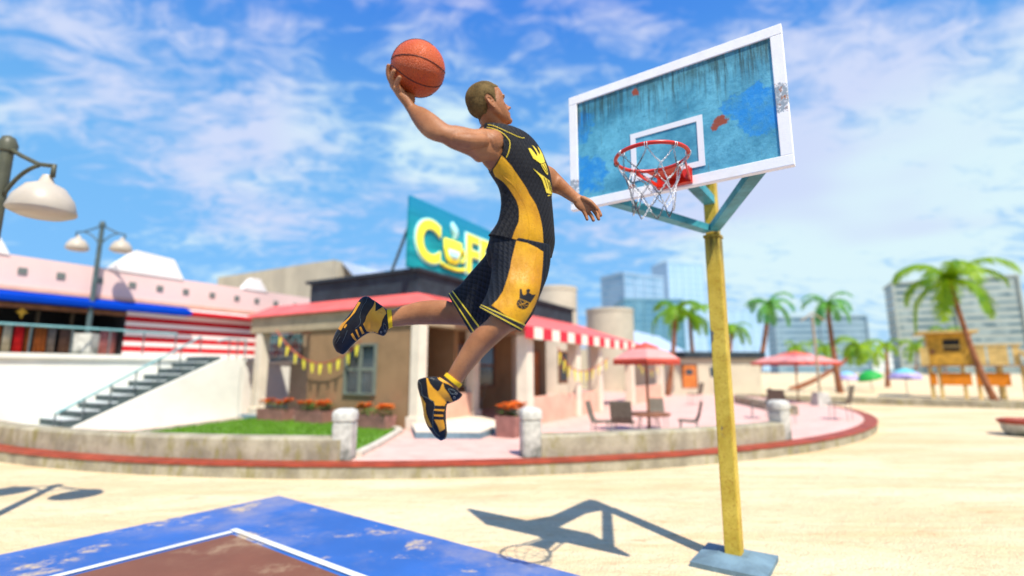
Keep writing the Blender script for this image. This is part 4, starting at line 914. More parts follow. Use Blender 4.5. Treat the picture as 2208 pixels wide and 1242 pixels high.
g = G('steel chain', 0.35, 0.5, 0.7); g.color(g.mix(g.ramp(g.noise(7, 3), .42, .58), (.14, .13, .12), (.80, .78, .74))); M['chain'] = g.m
m = MB()
def link(c, t, k):
    t = t.normalized(); u = t.cross(Vector((0, 0, 1)))
    if u.length < .05: u = t.cross(Vector((1, 0, 0)))
    u.normalize(); w = t.cross(u)
    if k % 2: u = w
    m.tube([c + t * (.0088 * math.cos(a)) + u * (.0050 * math.sin(a)) for a in [2 * PI * i / 8 for i in range(8)]], .0019, 5, closed=True)
lv = [(0.0, .222), (-.095, .185), (-.19, .152), (-.275, .135), (-.365, .128)]
def nd(l, k):
    z, r = lv[l]; a = rad(45 * k + (22.5 if l % 2 else 0) + 12); jig = random.Random(l * 50 + k % 8)
    return Vector((rc.x + r * math.cos(a) + jig.uniform(-.006, .006), rc.y + r * math.sin(a) + jig.uniform(-.006, .006), rc.z - .016 + z + jig.uniform(-.008, .008) * (l > 0)))
for l in range(4):
    for k in range(8):
        for q_ in ((k, k - 1) if l % 2 == 0 else (k, k + 1)):
            a_, b_ = nd(l, k), nd(l + 1, q_ % 8); n_ = max(2, int((b_ - a_).length / .0135))
            for i in range(n_):
                t = (i + .5) / n_; c_ = a_.lerp(b_, t) - Vector((0, 0, .010 * math.sin(PI * t))); link(c_, b_ - a_, i)
for k in range(8):
    z, r = lv[0]; a = rad(45 * k + 12)
    for da in (-.03, .03):
        c_ = Vector((rc.x + (RR - .002) * math.cos(a + da), rc.y + (RR - .002) * math.sin(a + da), rc.z - .006))
        tt = Vector((math.cos(a), math.sin(a), 0)); m.tube([c_ + tt * (.017 * math.cos(p_)) + Vector((0, 0, .017 * math.sin(p_))) for p_ in [2 * PI * i / 10 for i in range(10)]], .0028, 6, closed=True)
m.build('chain_net', M['chain'], hoop, local=True, smooth=True)
# pole
PBw = gp(1585, 1215, 0); pb = Wm @ PBw
g = G('chipped yellow pole paint', 0.55, 0.35); X, Y, Z = g.sep()
base = g.mix(g.ramp(g.noise(3, 8, .7), .3, .7), (0.46, 0.30, 0.02), (0.68, 0.50, 0.07))
base = g.mix(g.ramp(g.noise(38, 8, .85), .52, .60, 0, .75), base, (0.36, 0.15, 0.01))
base = g.mix(g.ramp(g.noise(26, 8, .85, g.co((1, 1, 1), loc=(5, 2, 1))), .62, .66, 0, .7), base, (0.22, 0.20, 0.12))
chip = g.math('MULTIPLY', g.ramp(g.noise(10, 10, .8, g.co((1, 1, .5))), .64, .66), 1.0)
base = g.mix(chip, base, (0.10, 0.10, 0.10))
base = g.mix(g.math('MULTIPLY', g.blob((pb.x - .08, pb.y - .08, .99), .045, co=g.co((1, 1, .5)), wob=.10, wscale=26), .9), base, (0.09, 0.10, 0.11))
base = g.mix(g.math('MULTIPLY', g.ramp(Z, 2.55, 2.86), g.math('MULTIPLY', g.ramp(Z, 3.05, 2.87), g.ramp(g.noise(8, 6, .7, g.co((3, 3, .3))), .35, .6, .2, 1))), base, (0.12, 0.09, 0.01))
g.color(base); g.bump(g.noise(70, 8, .8), .5, .006); M['pole'] = g.m
pw = .068; ZC = onp(1540, 508, PBw, Rr)[1]
def polebox(w0, z0, z1, bev=.006):
    m = MB(); m.box(pb.x - w0, pb.x + w0, pb.y - w0, pb.y + w0, z0, z1); return m
polebox(pw, 0.05, ZC - .03).build('pole', M['pole'], hoop, local=True, bevel=.012)
polebox(pw * 1.12, ZC - .03 + .001, ZC).build('collar', M['pole'], hoop, local=True, bevel=.006)
polebox(pw * .84, ZC + .001, 3.55).build('upper_pole', M['pole'], hoop, local=True, bevel=.008)
m = MB(); m.rings([[Vector((pb.x + x * k, pb.y + y * k, z)) for x, y in ((-1, -1), (1, -1), (1, 1), (-1, 1))] for k, z in ((.30, 0), (.30, .04), (.12, .09))]); m.build('base_plate', M['bluestone'], hoop, local=True)
g = G('teal strut paint', .5, .4); g.color(g.mix(g.ramp(g.noise(3, 7, .7), .35, .65), (.02, .16, .17), (.06, .34, .42))); 
k_n = g.ramp(g.noise(12, 8, .8), .66, .69); g.color(g.mix(k_n, g.mix(g.ramp(g.noise(3, 7, .7), .35, .65), (.02, .17, .18), (.07, .36, .42)), (.22, .08, .03))); g.bump(g.noise(60, 5), .3, .003); M['strut'] = g.m
def lbeam(a, b, w=.085, t=.012):
    a, b = Vector(a), Vector(b); tt = (b - a).normalized(); s_ = tt.cross(Vector((0, 0, 1))).normalized(); n_ = s_.cross(tt)
    m = MB(); m.beam(a, b, w, t); m.beam(a + s_ * (w / 2) + n_ * (w * .3), b + s_ * (w / 2) + n_ * (w * .3), t, w * .75); m.beam(a - s_ * (w / 2) + n_ * (w * .3), b - s_ * (w / 2) + n_ * (w * .3), t, w * .75); return m
el, er = bxy(1290, 445)[0], bxy(1648, 372)[0]
lbeam((el + .02, TH + .03, ZB + .05), (pb.x - .03, pb.y - pw - .0, ZC + .03)).build('strut', M['strut'], hoop, local=True)
lbeam((er - .02, TH + .03, ZB + .05), (pb.x + .03, pb.y - pw - .0, ZC + .03)).build('strut', M['strut'], hoop, local=True)
for z in (3.25, 3.5):
    m = MB(); m.box(pb.x - .05, pb.x + .05, TH + .012, pb.y - pw * .84, z, z + .08); m.build('top_arm', M['strut'], hoop, local=True)

# ------------------------------------------------------------------ the player
DP = 2.40
FAC = rad(20)
FW_ = Vector((math.cos(FAC), -math.sin(FAC), 0)); LAT = Vector((math.sin(FAC), math.cos(FAC), 0))
def cr(p0, p1, p2, p3, t):
    return 0.5 * ((2 * p1) + (p2 - p0) * t + (2 * p0 - 5 * p1 + 4 * p2 - p3) * t * t + (3 * p1 - p0 - 3 * p2 + p3) * t ** 3)
def sections(secs, per=8, seg=28, exp=2.0, lat=None):
    """secs: (x1,y1,x2,y2,depth,half_thickness[,exp]) -> list of rings; (x1,y1)-(x2,y2) is the silhouette width"""
    keys = []
    for s in secs:
        p, q = P(s[0], s[1], s[4]), P(s[2], s[3], s[4]); c = (p + q) / 2; a = (q - p) / 2
        vd = (c - CAM).normalized()
        if lat is not None:
            b = lat * s[5]; an = a.normalized(); bx_ = b.dot(an); L = max(a.length ** 2 - bx_ ** 2, (a.length * .55) ** 2) ** .5; a = an * L
        else:
            b = vd * s[5]
        keys.append((c, a, b, s[6] if len(s) > 6 else exp))
    out = []; n = len(keys)
    for i in range(n - 1):
        k0, k1, k2, k3 = keys[max(i - 1, 0)], keys[i], keys[i + 1], keys[min(i + 2, n - 1)]
        for j in range(per if i < n - 2 else per + 1):
            t = j / per; c = cr(k0[0], k1[0], k2[0], k3[0], t); a = cr(k0[1], k1[1], k2[1], k3[1], t); b = cr(k0[2], k1[2], k2[2], k3[2], t); e = k1[3] + (k2[3] - k1[3]) * t
            r = []
            for k in range(seg):
                th = 2 * PI * k / seg; ct, st = math.cos(th), math.sin(th)
                r.append(c + a * (math.copysign(abs(ct) ** (2 / e), ct)) + b * (math.copysign(abs(st) ** (2 / e), st)))
            out.append(r)
    return out
def loftmesh(mb, secs, **k): mb.rings(sections(secs, **k)); return mb
def capped_tube(mb, pts, rs, seg=12, per=5):
    """tapered tube with rounded ends through (x,y,depth) points"""
    w = [P(*p) if not isinstance(p, Vector) else p for p in pts]; path = []; rr_ = []; n = len(w)
    for i in range(n - 1):
        a, b, c, d = w[max(i - 1, 0)], w[i], w[i + 1], w[min(i + 2, n - 1)]
        for j in range(per): t = j / per; path.append(cr(a, b, c, d, t)); rr_.append(rs[i] + (rs[i + 1] - rs[i]) * t)
    path.append(w[-1]); rr_.append(rs[-1])
    t0 = (path[0] - path[1]).normalized(); t1 = (path[-1] - path[-2]).normalized()
    pre = [(path[0] + t0 * rs[0] * s, rs[0] * math.sqrt(max(0, 1 - s * s)) + 1e-4) for s in (.97, .75, .4)]
    post = [(path[-1] + t1 * rs[-1] * s, rs[-1] * math.sqrt(max(0, 1 - s * s)) + 1e-4) for s in (.4, .75, .97)]
    mb.tube([p for p, _ in pre] + path + [p for p, _ in post], [r for _, r in pre] + rr_ + [r for _, r in post], seg); return mb
def remesh(mbs, voxel, smooth=2, fac=0.5):
    """join overlapping closed pieces into one continuous skin"""
    bm = bmesh.new()
    for mb in (mbs if isinstance(mbs, list) else [mbs]):
        me = bpy.data.meshes.new('t'); me.from_pydata(mb.v, [], mb.f); bm.from_mesh(me); bpy.data.meshes.remove(me)
    bmesh.ops.recalc_face_normals(bm, faces=bm.faces)
    me = bpy.data.meshes.new('t'); bm.to_mesh(me); bm.free()
    o = bpy.data.objects.new('t', me); COL.objects.link(o)
    r = o.modifiers.new('r', 'REMESH'); r.mode = 'VOXEL'; r.voxel_size = voxel; r.use_smooth_shade = True
    if smooth: s = o.modifiers.new('s', 'SMOOTH'); s.iterations = smooth; s.factor = fac
    dg = bpy.context.evaluated_depsgraph_get(); out = bpy.data.meshes.new_from_object(o.evaluated_get(dg)); bpy.data.objects.remove(o)
    return out
def mesh_obj(name, me, mat, parent):
    me.transform(WM[parent.name].inverted()); me.materials.clear(); me.materials.append(mat); me.polygons.foreach_set('use_smooth', [True] * len(me.polygons))
    o = bpy.data.objects.new(name, me); me.name = name; COL.objects.link(o); o.parent = parent; WM[o.name] = WM[parent.name]; return o
ppos = P(1120, 560, DP)
person = thing('person', 'airborne player in black and gold basketball kit holding the ball behind his head', 'person', ppos)
PW = WM[person.name]

# ---- head, in its own frame: x forward, y to his left, z up, origin between the ears at eye height
HEADC = P(1054.5, 225, 2.36)
hy, hp = rad(17), rad(21)
hx_ = Vector((math.cos(hy) * math.cos(hp), math.sin(hy) * math.cos(hp), math.sin(hp))); hyv = Vector((-math.sin(hy), math.cos(hy), 0)); hzv = hx_.cross(hyv)
HM = Matrix.Translation(HEADC) @ Matrix((hx_, hyv, hzv)).transposed().to_4x4() @ Matrix.Scale(.905, 4)
hd = MB()
FZ = .013
def hball(c, r, seg=24, rg=14): m = MB(); m.ball(c, r, seg, rg); hd.add(m.v, m.f)
def hloft(slices, e=2.4, seg=28):   # (z, xback, xfront, halfwidth)
    out = []
    ks = [Vector(s) if len(s) == 3 else s for s in slices]
    for i in range(len(slices) - 1):
        k = [np.array(slices[max(i - 1, 0)]), np.array(slices[i]), np.array(slices[i + 1]), np.array(slices[min(i + 2, len(slices) - 1)])]
        for j in range(5 if i < len(slices) - 2 else 6):
            z, xb_, xf, hw_ = cr(*k, j / 5); c = (xb_ + xf) / 2; r = (xf - xb_) / 2
            out.append([Vector((c + r * math.copysign(abs(math.cos(t)) ** (2 / e), math.cos(t)), hw_ * math.copysign(abs(math.sin(t)) ** (2 / e), math.sin(t)), z)) for t in [2 * PI * q / seg for q in range(seg)]])
    hd.rings(out)
hball((-.018, 0, .034), (.096, .076, .086), 36, 22)
hball((-.052, 0, .010), (.062, .066, .070))
hball((-.012, 0, .062), (.078, .068, .058), 32, 18)
hball((.020, 0, .040), (.064, .066, .062), 32, 18)
hloft([(.052, -.03, .074, .060), (.030, -.03, .0835, .064), (.006, -.03, .080, .066), (-.016, -.03, .0745, .067), (-.040, -.030, .078, .064), (-.062, -.028, .083, .058), (-.084, -.012, .084, .049), (-.104, .008, .085, .038), (-.120, .030, .082, .024)])
hloft([(.02, -.04, .02, .068), (-.03, -.037, .03, .067), (-.064, -.030, .045, .062), (-.086, -.012, .05, .051), (-.100, .012, .06, .036)], 2.2)
hball((.0755, 0, -.112), (.017, .021, .015))                       # chin
for sg in (-1, 1):
    hball((.0715, sg * .030, .010), (.0135, .026, .008)); hball((.047, sg * .046, -.034), (.020, .014, .014))
    hball((.088, sg * .0125, -.051), (.0105, .0072, .0078))         # nostril wings
nose = MB(); nose.rings([[Vector((x - .006, -w_ * 1.5, z)), Vector((x + .35 * dx_, -w_, z)), Vector((x + dx_, 0, z)), Vector((x + .35 * dx_, w_, z)), Vector((x - .006, w_ * 1.5, z))] for x, dx_, w_, z in
    ((.070, .008, .007, .010), (.071, .012, .0065, -.002), (.073, .020, .0075, -.016), (.075, .029, .009, -.030), (.077, .0350, .011, -.041), (.078, .031, .011, -.049), (.078, .014, .008, -.056))]); hd.add(nose.v, nose.f)
hball((.1040, 0, -.041), (.0085, .0085, .0075))
hball((.0850, 0, -.0745), (.0075, .021, .0050)); hball((.0830, 0, -.0850), (.0080, .019, .0058))
hball((.0835, 0, -.064), (.0045, .006, .009))
for sg in (-1, 1):   # ears
    m = MB(); e0 = Vector((-.018, sg * .071, -.027))
    def ept(u, v, o=0): return e0 + Vector((u * .96 - v * .22 * .6, sg * (.004 - u * .55 + o) * 1.0, v))
    rim_ = [(.010, .004), (.014, .018), (.006, .028), (-.008, .031), (-.019, .024), (-.022, .008), (-.018, -.010), (-.008, -.024), (.002, -.031), (.007, -.026), (.006, -.016)]
    pts = [ept(u, v, .006) for u, v in rim_]; path = []
    for i in range(len(pts) - 1):
        for j in range(4): path.append(cr(pts[max(i - 1, 0)], pts[i], pts[i + 1], pts[min(i + 2, len(pts) - 1)], j / 4))
    path.append(pts[-1]); m.tube(path, [.0036] * (len(path) - 6) + [.0046] * 6, 10)
    m.prism([ept(u * .95, v * .95, -.004) for u, v in rim_], Vector((0, sg * .005, 0)))
    inner = [ept(-.006, .018, .004), ept(-.010, .006, .006), ept(-.008, -.008, .006), ept(.0, -.014, .005)]; m.tube(inner, .0030, 8)
    tr_ = [ept(.010, -.004, .004), ept(.009, -.012, .004)]; m.tube(tr_, .0042, 8)
    hd.add(m.v, m.f)
hd.v = [HM @ v for v in hd.v]

# ---- body pieces
neck = MB()
loftmesh(neck, [(1026, 232, 1078, 240, 2.36, .055), (1031, 250, 1083, 256, 2.37, .056), (1036, 268, 1091, 270, 2.385, .058), (1038, 279, 1100, 284, 2.395, .066), (1040, 296, 1112, 300, 2.40, .085), (1046, 320, 1130, 325, 2.40, .10)])
TS = [  # back x,y  front x,y  depth  lateral half
 (1046, 276, 1128, 300, 2.395, .085), (1042, 288, 1153, 300, 2.395, .135), (1040, 303, 1168, 317, 2.40, .165), (1040, 332, 1178, 338, 2.40, .178), (1043, 360, 1186, 358, 2.40, .182),
 (1061, 390, 1191, 385, 2.40, .176), (1078, 419, 1191, 416, 2.40, .163), (1083, 450, 1194, 452, 2.40, .156), (1077, 483, 1197, 494, 2.40, .160), (1066, 502, 1198, 520, 2.40, .166), (1056, 514, 1192, 551, 2.40, .172)]
def shrink(s, k, kb): cx_, cy_ = (s[0] + s[2]) / 2, (s[1] + s[3]) / 2; return (cx_ + (s[0] - cx_) * k, cy_ + (s[1] - cy_) * k, cx_ + (s[2] - cx_) * k, cy_ + (s[3] - cy_) * k, s[4], s[5] * kb)
torso = MB()
loftmesh(torso, [shrink(s, .90, .90) for s in TS] + [(1072, 570, 1168, 585, 2.40, .11), (1085, 595, 1150, 605, 2.4, .08)], lat=LAT, exp=2.3)
# near shoulder girdle: deltoid, lats, trapezius
gird = MB()
capped_tube(gird, [(1062, 294, 2.36), (1066, 304, 2.28), (1057, 309, 2.235)], [.040, .055, .056], 20)
capped_tube(gird, [(1056, 318, 2.25), (1063, 338, 2.275), (1074, 354, 2.305), (1092, 374, 2.34)], [.058, .056, .048, .03], 20)
capped_tube(gird, [(1050, 325, 2.24), (1056, 345, 2.275), (1068, 358, 2.31)], [.045, .034, .028], 16)
capped_tube(gird, [(1046, 284, 2.36), (1052, 296, 2.30)], [.032, .045], 16)
rarm = MB()
loftmesh(rarm, [(1070, 281, 1076, 352, 2.27, .062), (1054, 278, 1052, 348, 2.235, .062), (1041, 277, 1030, 350, 2.21, .060), (1021, 278, 1014, 338, 2.185, .055), (1003, 274, 994, 329, 2.165, .050), (985, 270.5, 972, 320, 2.15, .047), (969, 269, 953, 309, 2.14, .045), (957, 262, 935, 304, 2.14, .044), (942, 250, 917, 295, 2.15, .043), (928, 240, 902, 280, 2.165, .039), (914, 232, 889, 261, 2.185, .034), (902, 228, 880, 244, 2.20, .030), (892, 223, 872, 231, 2.215, .028)])
capped_tube(rarm, [(1040, 305, 2.17), (1010, 305, 2.135), (985, 300, 2.125)], [.030, .036, .026], 16)
rhand = MB()
loftmesh(rhand, [(893, 224, 875, 234, 2.212, .028), (888, 214, 864, 220, 2.218, .032, 2.2), (881, 203, 855, 208, 2.226, .039, 2.4), (868, 194, 848, 197, 2.234, .043, 2.6), (859, 184, 841, 187, 2.238, .043, 2.6), (855, 180, 840, 182, 2.238, .036, 2.4)], seg=24)
capped_tube(rhand, [(886, 219, 2.25), (885, 208, 2.262), (878, 200, 2.275)], [0.0187, 0.0209, 0.0154])
capped_tube(rhand, [(866, 197, 2.204), (858, 187, 2.190), (856, 178, 2.172), (861.5, 167.5, 2.158)], [0.0138, 0.0116, 0.0105, 0.0097])
capped_tube(rhand, [(857, 193, 2.220), (848, 178, 2.206), (845, 165, 2.194), (849.5, 153.5, 2.184)], [0.0138, 0.0121, 0.0110, 0.0102])
capped_tube(rhand, [(853, 191, 2.244), (841, 171, 2.240), (837, 156, 2.236), (838, 142.5, 2.230)], [0.0138, 0.0123, 0.0112, 0.0105])
capped_tube(rhand, [(853, 192, 2.268), (843, 173, 2.280), (840, 158, 2.292), (843, 144, 2.300)], [0.0138, 0.0123, 0.0112, 0.0105])
capped_tube(rhand, [(879, 206, 2.262), (871, 198, 2.300), (868, 190, 2.325), (871, 180, 2.345)], [0.0176, 0.0143, 0.0127, 0.0116])
larm = MB()
loftmesh(larm, [(1138, 330, 1120, 385, 2.56, .055), (1165, 348, 1150, 395, 2.66, .050), (1192, 362, 1176, 412, 2.74, .048), (1203, 373, 1192, 416, 2.77, .044), (1215, 385.5, 1205, 420, 2.74, .041), (1229, 400, 1219, 428, 2.69, .036), (1240, 411, 1229, 434, 2.65, .030), (1249, 419, 1236, 438, 2.62, .026), (1253, 422, 1240, 444, 2.615, .022)])
lhand = MB()
loftmesh(lhand, [(1247, 418, 1235, 436, 2.622, .023), (1255, 422, 1240, 445, 2.612, .019, 2.3), (1265, 429, 1247, 452, 2.606, .0165, 2.6), (1276, 437, 1255, 457, 2.603, .0150, 2.8), (1284, 444, 1261, 459, 2.602, .0130, 2.8)], seg=24)
for pts, rs in (([(1255, 449, 2.604), (1259, 456.5, 2.600), (1263.5, 466, 2.594), (1266, 473, 2.586)], [0.0112, 0.0105, 0.0093, 0.0084]),
                ([(1264, 449, 2.602), (1269, 457, 2.598), (1275.5, 466, 2.590), (1279.5, 475, 2.580)], [0.0116, 0.0109, 0.0100, 0.0089]),
                ([(1270, 443, 2.602), (1278.5, 452, 2.598), (1286, 462.5, 2.592), (1291, 472.5, 2.584)], [0.0116, 0.0109, 0.0100, 0.0089]),
                ([(1275, 439, 2.604), (1284.5, 446.5, 2.602), (1291.5, 456, 2.598), (1295.5, 464.5, 2.590)], [0.0116, 0.0107, 0.0097, 0.0087]),
                ([(1257, 428, 2.600), (1270, 434, 2.584), (1279, 441, 2.576), (1286.5, 450.5, 2.574)], [0.0148, 0.0137, 0.0114, 0.0103])):
    capped_tube(lhand, pts, rs)
lleg = MB()
loftmesh(lleg, [(1150, 548, 1095, 552, 2.46, .08), (1125, 600, 1066, 585, 2.49, .075), (1090, 650, 1030, 606, 2.52, .075), (1066, 690, 1000, 622, 2.55, .072), (1040, 704, 985, 640, 2.57, .062), (1012, 704, 975, 651, 2.585, .058), (985, 701, 962, 647.5, 2.60, .058), (950, 700, 945, 646.5, 2.61, .060), (920, 699.8, 918, 647.5, 2.62, .058), (900, 700, 897, 651, 2.625, .052), (881, 701.5, 879, 656.5, 2.63, .046), (862, 703.5, 860, 662.5, 2.635, .040), (847, 705, 846, 668, 2.64, .036), (828, 712, 826, 664, 2.645, .034)])
rleg = MB()
loftmesh(rleg, [(1078, 545, 1170, 560, 2.34, .08), (1074, 585, 1162, 600, 2.30, .082), (1066, 625, 1155, 645, 2.25, .085), (1062, 655, 1136, 684, 2.22, .075), (1060, 676, 1118, 706, 2.205, .065), (1048, 691.5, 1099, 717, 2.20, .060), (1034, 703, 1080, 733, 2.20, .058), (1019, 717, 1063, 748, 2.20, .058), (1004, 737, 1049, 762, 2.20, .055), (992, 757, 1036, 776, 2.20, .050), (980, 778, 1021, 793, 2.20, .044), (970, 796, 1006, 812, 2.20, .038), (962, 810, 994, 828, 2.20, .035), (948, 825, 982, 850, 2.20, .034)])
bodyme = remesh([hd, neck, torso, gird, rarm, rhand, larm, lhand, lleg, rleg], .0030, 4, .5)
g = G('tanned skin', 0.50, 0.35)
c = g.mix(g.ramp(g.noise(7, 6, .6), .35, .68), (0.30, 0.116, 0.040), (0.42, 0.178, 0.068))
c = g.mix(g.ramp(g.noise(160, 3, .6), .55, .68, 0, .30), c, (0.16, 0.05, 0.022))
g.color(c); g.bump(g.math('ADD', g.noise(130, 5, .7), g.math('MULTIPLY', g.noise(24, 4), .8)), .35, .005)
g.b.inputs['Subsurface Weight'].default_value = .10; g.b.inputs['Subsurface Radius'].default_value = (.012, .005, .003); g.b.inputs['Subsurface Scale'].default_value = .6
M['skin'] = g.m
body = mesh_obj('body', bodyme, M['skin'], person)

def bvh_of(me_objs):
    vs = []; fs = []
    for o in me_objs:
        off = len(vs); W = WM[o.name]; vs += [W @ v.co for v in o.data.vertices]; fs += [tuple(i + off for i in p.vertices) for p in o.data.polygons]
    return BVHTree.FromPolygons(vs, fs)

# ---- hair: close cropped cap that follows the skull
hairpoly = [(1076, 187), (1066, 188), (1067, 199), (1069, 210), (1070, 219), (1067, 219), (1063, 211), (1058, 206), (1051, 201.5), (1045, 206), (1046.5, 217), (1051, 225), (1051.5, 235), (1048, 245), (1041, 247), (1037, 254), (1034, 266), (1020, 266), (990, 230), (995, 160), (1076, 160)]
HI = HM.inverted()
bm = bmesh.new(); bm.from_mesh(bodyme); bm.verts.ensure_lookup_table()
kill = []
for f in bm.faces:
    c = HI @ (PW @ f.calc_center_median()); ok = c.length < .16 and c.z > -.115 and c.x < .085
    if ok:
        cc_ = HM @ Vector((c.x, -abs(c.y), c.z)); ok = inpoly(px(cc_), hairpoly)
        if ok and abs(c.y) > .0765: ok = False
    if not ok: kill.append(f)
bmesh.ops.delete(bm, geom=kill, context='FACES')
for v in bm.verts: 
    ed = any(e.is_boundary for e in v.link_edges); v.co += v.normal * (.0002 if ed else .0028)
hme = bpy.data.meshes.new('hair'); bm.to_mesh(hme); bm.free(); hme.materials.clear()
g = G('olive brown buzz cut', 0.8, 0.15); c = g.mix(g.ramp(g.noise(18, 5, .6), .35, .65), (0.092, 0.058, 0.018), (0.180, 0.118, 0.040))
c = g.mix(g.ramp(g.noise(260, 4, .7, g.co((1, 1, .35))), .5, .68, 0, .7), c, (0.03, 0.024, 0.01)); g.color(c); g.bump(g.noise(300, 3, .7, g.co((1, 1, .35))), .8, .004); M['hair'] = g.m
hair = bpy.data.objects.new('hair', hme); COL.objects.link(hair); hair.parent = person; hme.materials.append(M['hair']); WM[hair.name] = PW
hme.polygons.foreach_set('use_smooth', [True] * len(hme.polygons))
# ---- eyes and brows
M['eyewhite'] = simple('eye white', (.75, .72, .68), .2, .02, 3, spec=.6); M['iris'] = simple('dark iris', (.03, .018, .01), .2, .1, 3, spec=.6); M['brow'] = simple('dark brown brow', (.06, .03, .015), .8, .2, 80)
for sg in (-1, 1):
    m = MB(); m.ball((.0605, sg * .031, -.0095), .0122, 18, 12); m.v = [HM @ v for v in m.v]; e = m.build('eye', M['eyewhite'], person, smooth=True)
    m = MB(); m.ball((.0694, sg * .031, -.0095), (.0042, .0072, .0068), 14, 8); m.v = [HM @ v for v in m.v]; m.build('iris', M['iris'], e, smooth=True)
    m = MB(); m.tube([HM @ Vector((.087 - .016 * abs(t) ** 1.5 * 1.4, sg * (.014 + .034 * t), .0095 + .006 * math.sin(t * 2.4))) for t in [i / 8 for i in range(9)]], [.002, .0032, .0034, .0034, .0034, .0032, .003, .002, .001], 8); m.build('eyebrow', M['brow'], person, smooth=True)
    m = MB(); m.tube([HM @ Vector((.0762 - .014 * abs(t) ** 2, sg * (.019 + .025 * t), -.0040 - .003 * (2 * t - 1) ** 2 + .001)) for t in [i / 8 for i in range(9)]], .0026, 8); m.build('eyelid', M['skin'], e, smooth=True)
M['lip'] = simple('lip', (.30, .09, .065), .45, .1, 30)

# ---- garments
g = G('black quilted mesh fabric', 0.62, 0.35)
def quilt(g, rot=0.0, k=42.0):
    v = g.co((1, 1, 1), rot=(0, rot, 0)); X, Y, Z = g.sep(v)
    X = g.math('ADD', X, g.math('MULTIPLY', Y, .35))
    u = g.math('MULTIPLY', g.math('ADD', X, g.math('MULTIPLY', Z, .62)), k); w = g.math('MULTIPLY', g.math('SUBTRACT', X, g.math('MULTIPLY', Z, .62)), k)
    a = g.math('ABSOLUTE', g.math('SUBTRACT', g.math('FRACT', u), .5)); b = g.math('ABSOLUTE', g.math('SUBTRACT', g.math('FRACT', w), .5))
    pill = g.math('MULTIPLY', g.math('SUBTRACT', .5, a), g.math('SUBTRACT', .5, b)); fz = g.math('ADD', g.math('FRACT', u), g.math('SUBTRACT', 1.0, g.math('FRACT', w)))
    return pill, fz
def blackfab(name, c0, c1, rot):
    g = G(name, 0.7, 0.2); p, fz = quilt(g, rot)
    g.color(g.mix(g.ramp(fz, .2, 1.8), c0, c1)); g.bump(g.math('ADD', g.math('MULTIPLY', g.math('SUBTRACT', 0.0, p), 3.0), g.math('ADD', g.math('MULTIPLY', fz, .5), g.math('MULTIPLY', g.noise(9, 5, .6, g.co((1.5, 1, .7))), 3.0))), .42, .010); return g.m  # shading of each diamond painted in the colour, dark bottom to lighter top
M['jblack'] = blackfab('black quilted jersey', (.004, .004, .0045), (.026, .026, .028), .12)
M['sblack'] = blackfab('black quilted shorts', (.003, .004, .006), (.018, .022, .030), .5)
def goldfab(name, a=(.46, .19, .002), b=(.72, .36, .005)):
    g = G(name, 0.5, 0.35); v = g.vor(170, g.co((1, .6, 1)))
    c = g.mix(g.ramp(g.noise(5, 4, .6), .3, .7), a, b); g.color(g.mix(g.ramp(v, .35, .15, 0, .35), c, (.30, .13, .0)))
    g.bump(g.math('ADD', g.math('MULTIPLY', g.ramp(v, .15, .4), .25), g.math('ADD', g.math('MULTIPLY', g.noise(9, 4, .5, g.co((1.8, 1, .6))), 2.2), 0)), .45, .012); return g.m
M['gold1'] = goldfab('gold side mesh'); M['yellowtrim'] = simple('yellow trim', (.80, .60, .04), .5, .05, 9); M['blacktrim'] = simple('black ribbed band', (.012, .012, .014), .6, .2, 60)
def wrinkle(rings, amp, seed, fx=5.0, fy=2.2):
    rs = np.random.RandomState(seed); ph = rs.rand(6) * 6.28; n = len(rings)
    out = []
    for i, r in enumerate(rings):
        c = sum(r, Vector()) / len(r); k = len(r); q = []
        for j, v in enumerate(r):
            th = 2 * PI * j / k; t = i / n
            w = math.sin(fx * th + ph[0] + 3 * t) * .4 + math.sin(2 * th + fy * 6.28 * t + ph[1]) * .6 + math.sin(9 * th + 4 * t + ph[2]) * .25 + math.sin(3 * th - fy * 9 * t + ph[3]) * .5
            q.append(v + (v - c).normalized() * amp * w)
        out.append(q)
    return out
# jersey: a dense open shell with arm holes cut out
jr = wrinkle(sections([shrink(s, 1.0, 1.03) for s in TS], per=26, seg=260, exp=2.25, lat=LAT), .0014, 4)
nr, ns_ = len(jr), 260
jv = [v for r in jr for v in r]; jf = [(i * ns_ + k, i * ns_ + (k + 1) % ns_, (i + 1) * ns_ + (k + 1) % ns_, (i + 1) * ns_ + k) for i in range(nr - 1) for k in range(ns_)]
EDGE = [(1045, 275), (1058, 279), (1070, 285), (1079, 292), (1084, 301), (1086, 312), (1085, 323), (1080, 334), (1072, 349), (1063, 363), (1053, 373), (1040, 376)]
armpoly = EDGE + [(1000, 380), (1000, 262), (1044, 262)]
TC0 = P(1110, 330, 2.40)
def near_side(v): return (v - TC0).dot(LAT) < 0.0
keep = []
for f in jf:
    c = (jv[f[0]] + jv[f[2]]) / 2; d = (c - TC0).dot(LAT); m_ = c - LAT * d * 2 if d > 0 else c
    if inpoly(px(m_), armpoly) and abs(d) > .03: continue
    keep.append(f)
def shell(name, verts, faces, mat, parent, th, off=-1):
    me = bpy.data.meshes.new('t'); me.from_pydata(verts, [], faces); bm = bmesh.new(); bm.from_mesh(me)
    bmesh.ops.delete(bm, geom=[v for v in bm.verts if not v.link_faces], context='VERTS'); bmesh.ops.recalc_face_normals(bm, faces=bm.faces); bm.to_mesh(me); bm.free()
    o = bpy.data.objects.new('t', me); COL.objects.link(o); s = o.modifiers.new('s', 'SOLIDIFY'); s.thickness = th; s.offset = off
    dg = bpy.context.evaluated_depsgraph_get(); out = bpy.data.meshes.new_from_object(o.evaluated_get(dg)); bpy.data.objects.remove(o); return mesh_obj(name, out, mat, parent)
jersey = shell('jersey', jv, keep, M['jblack'], person, .004)
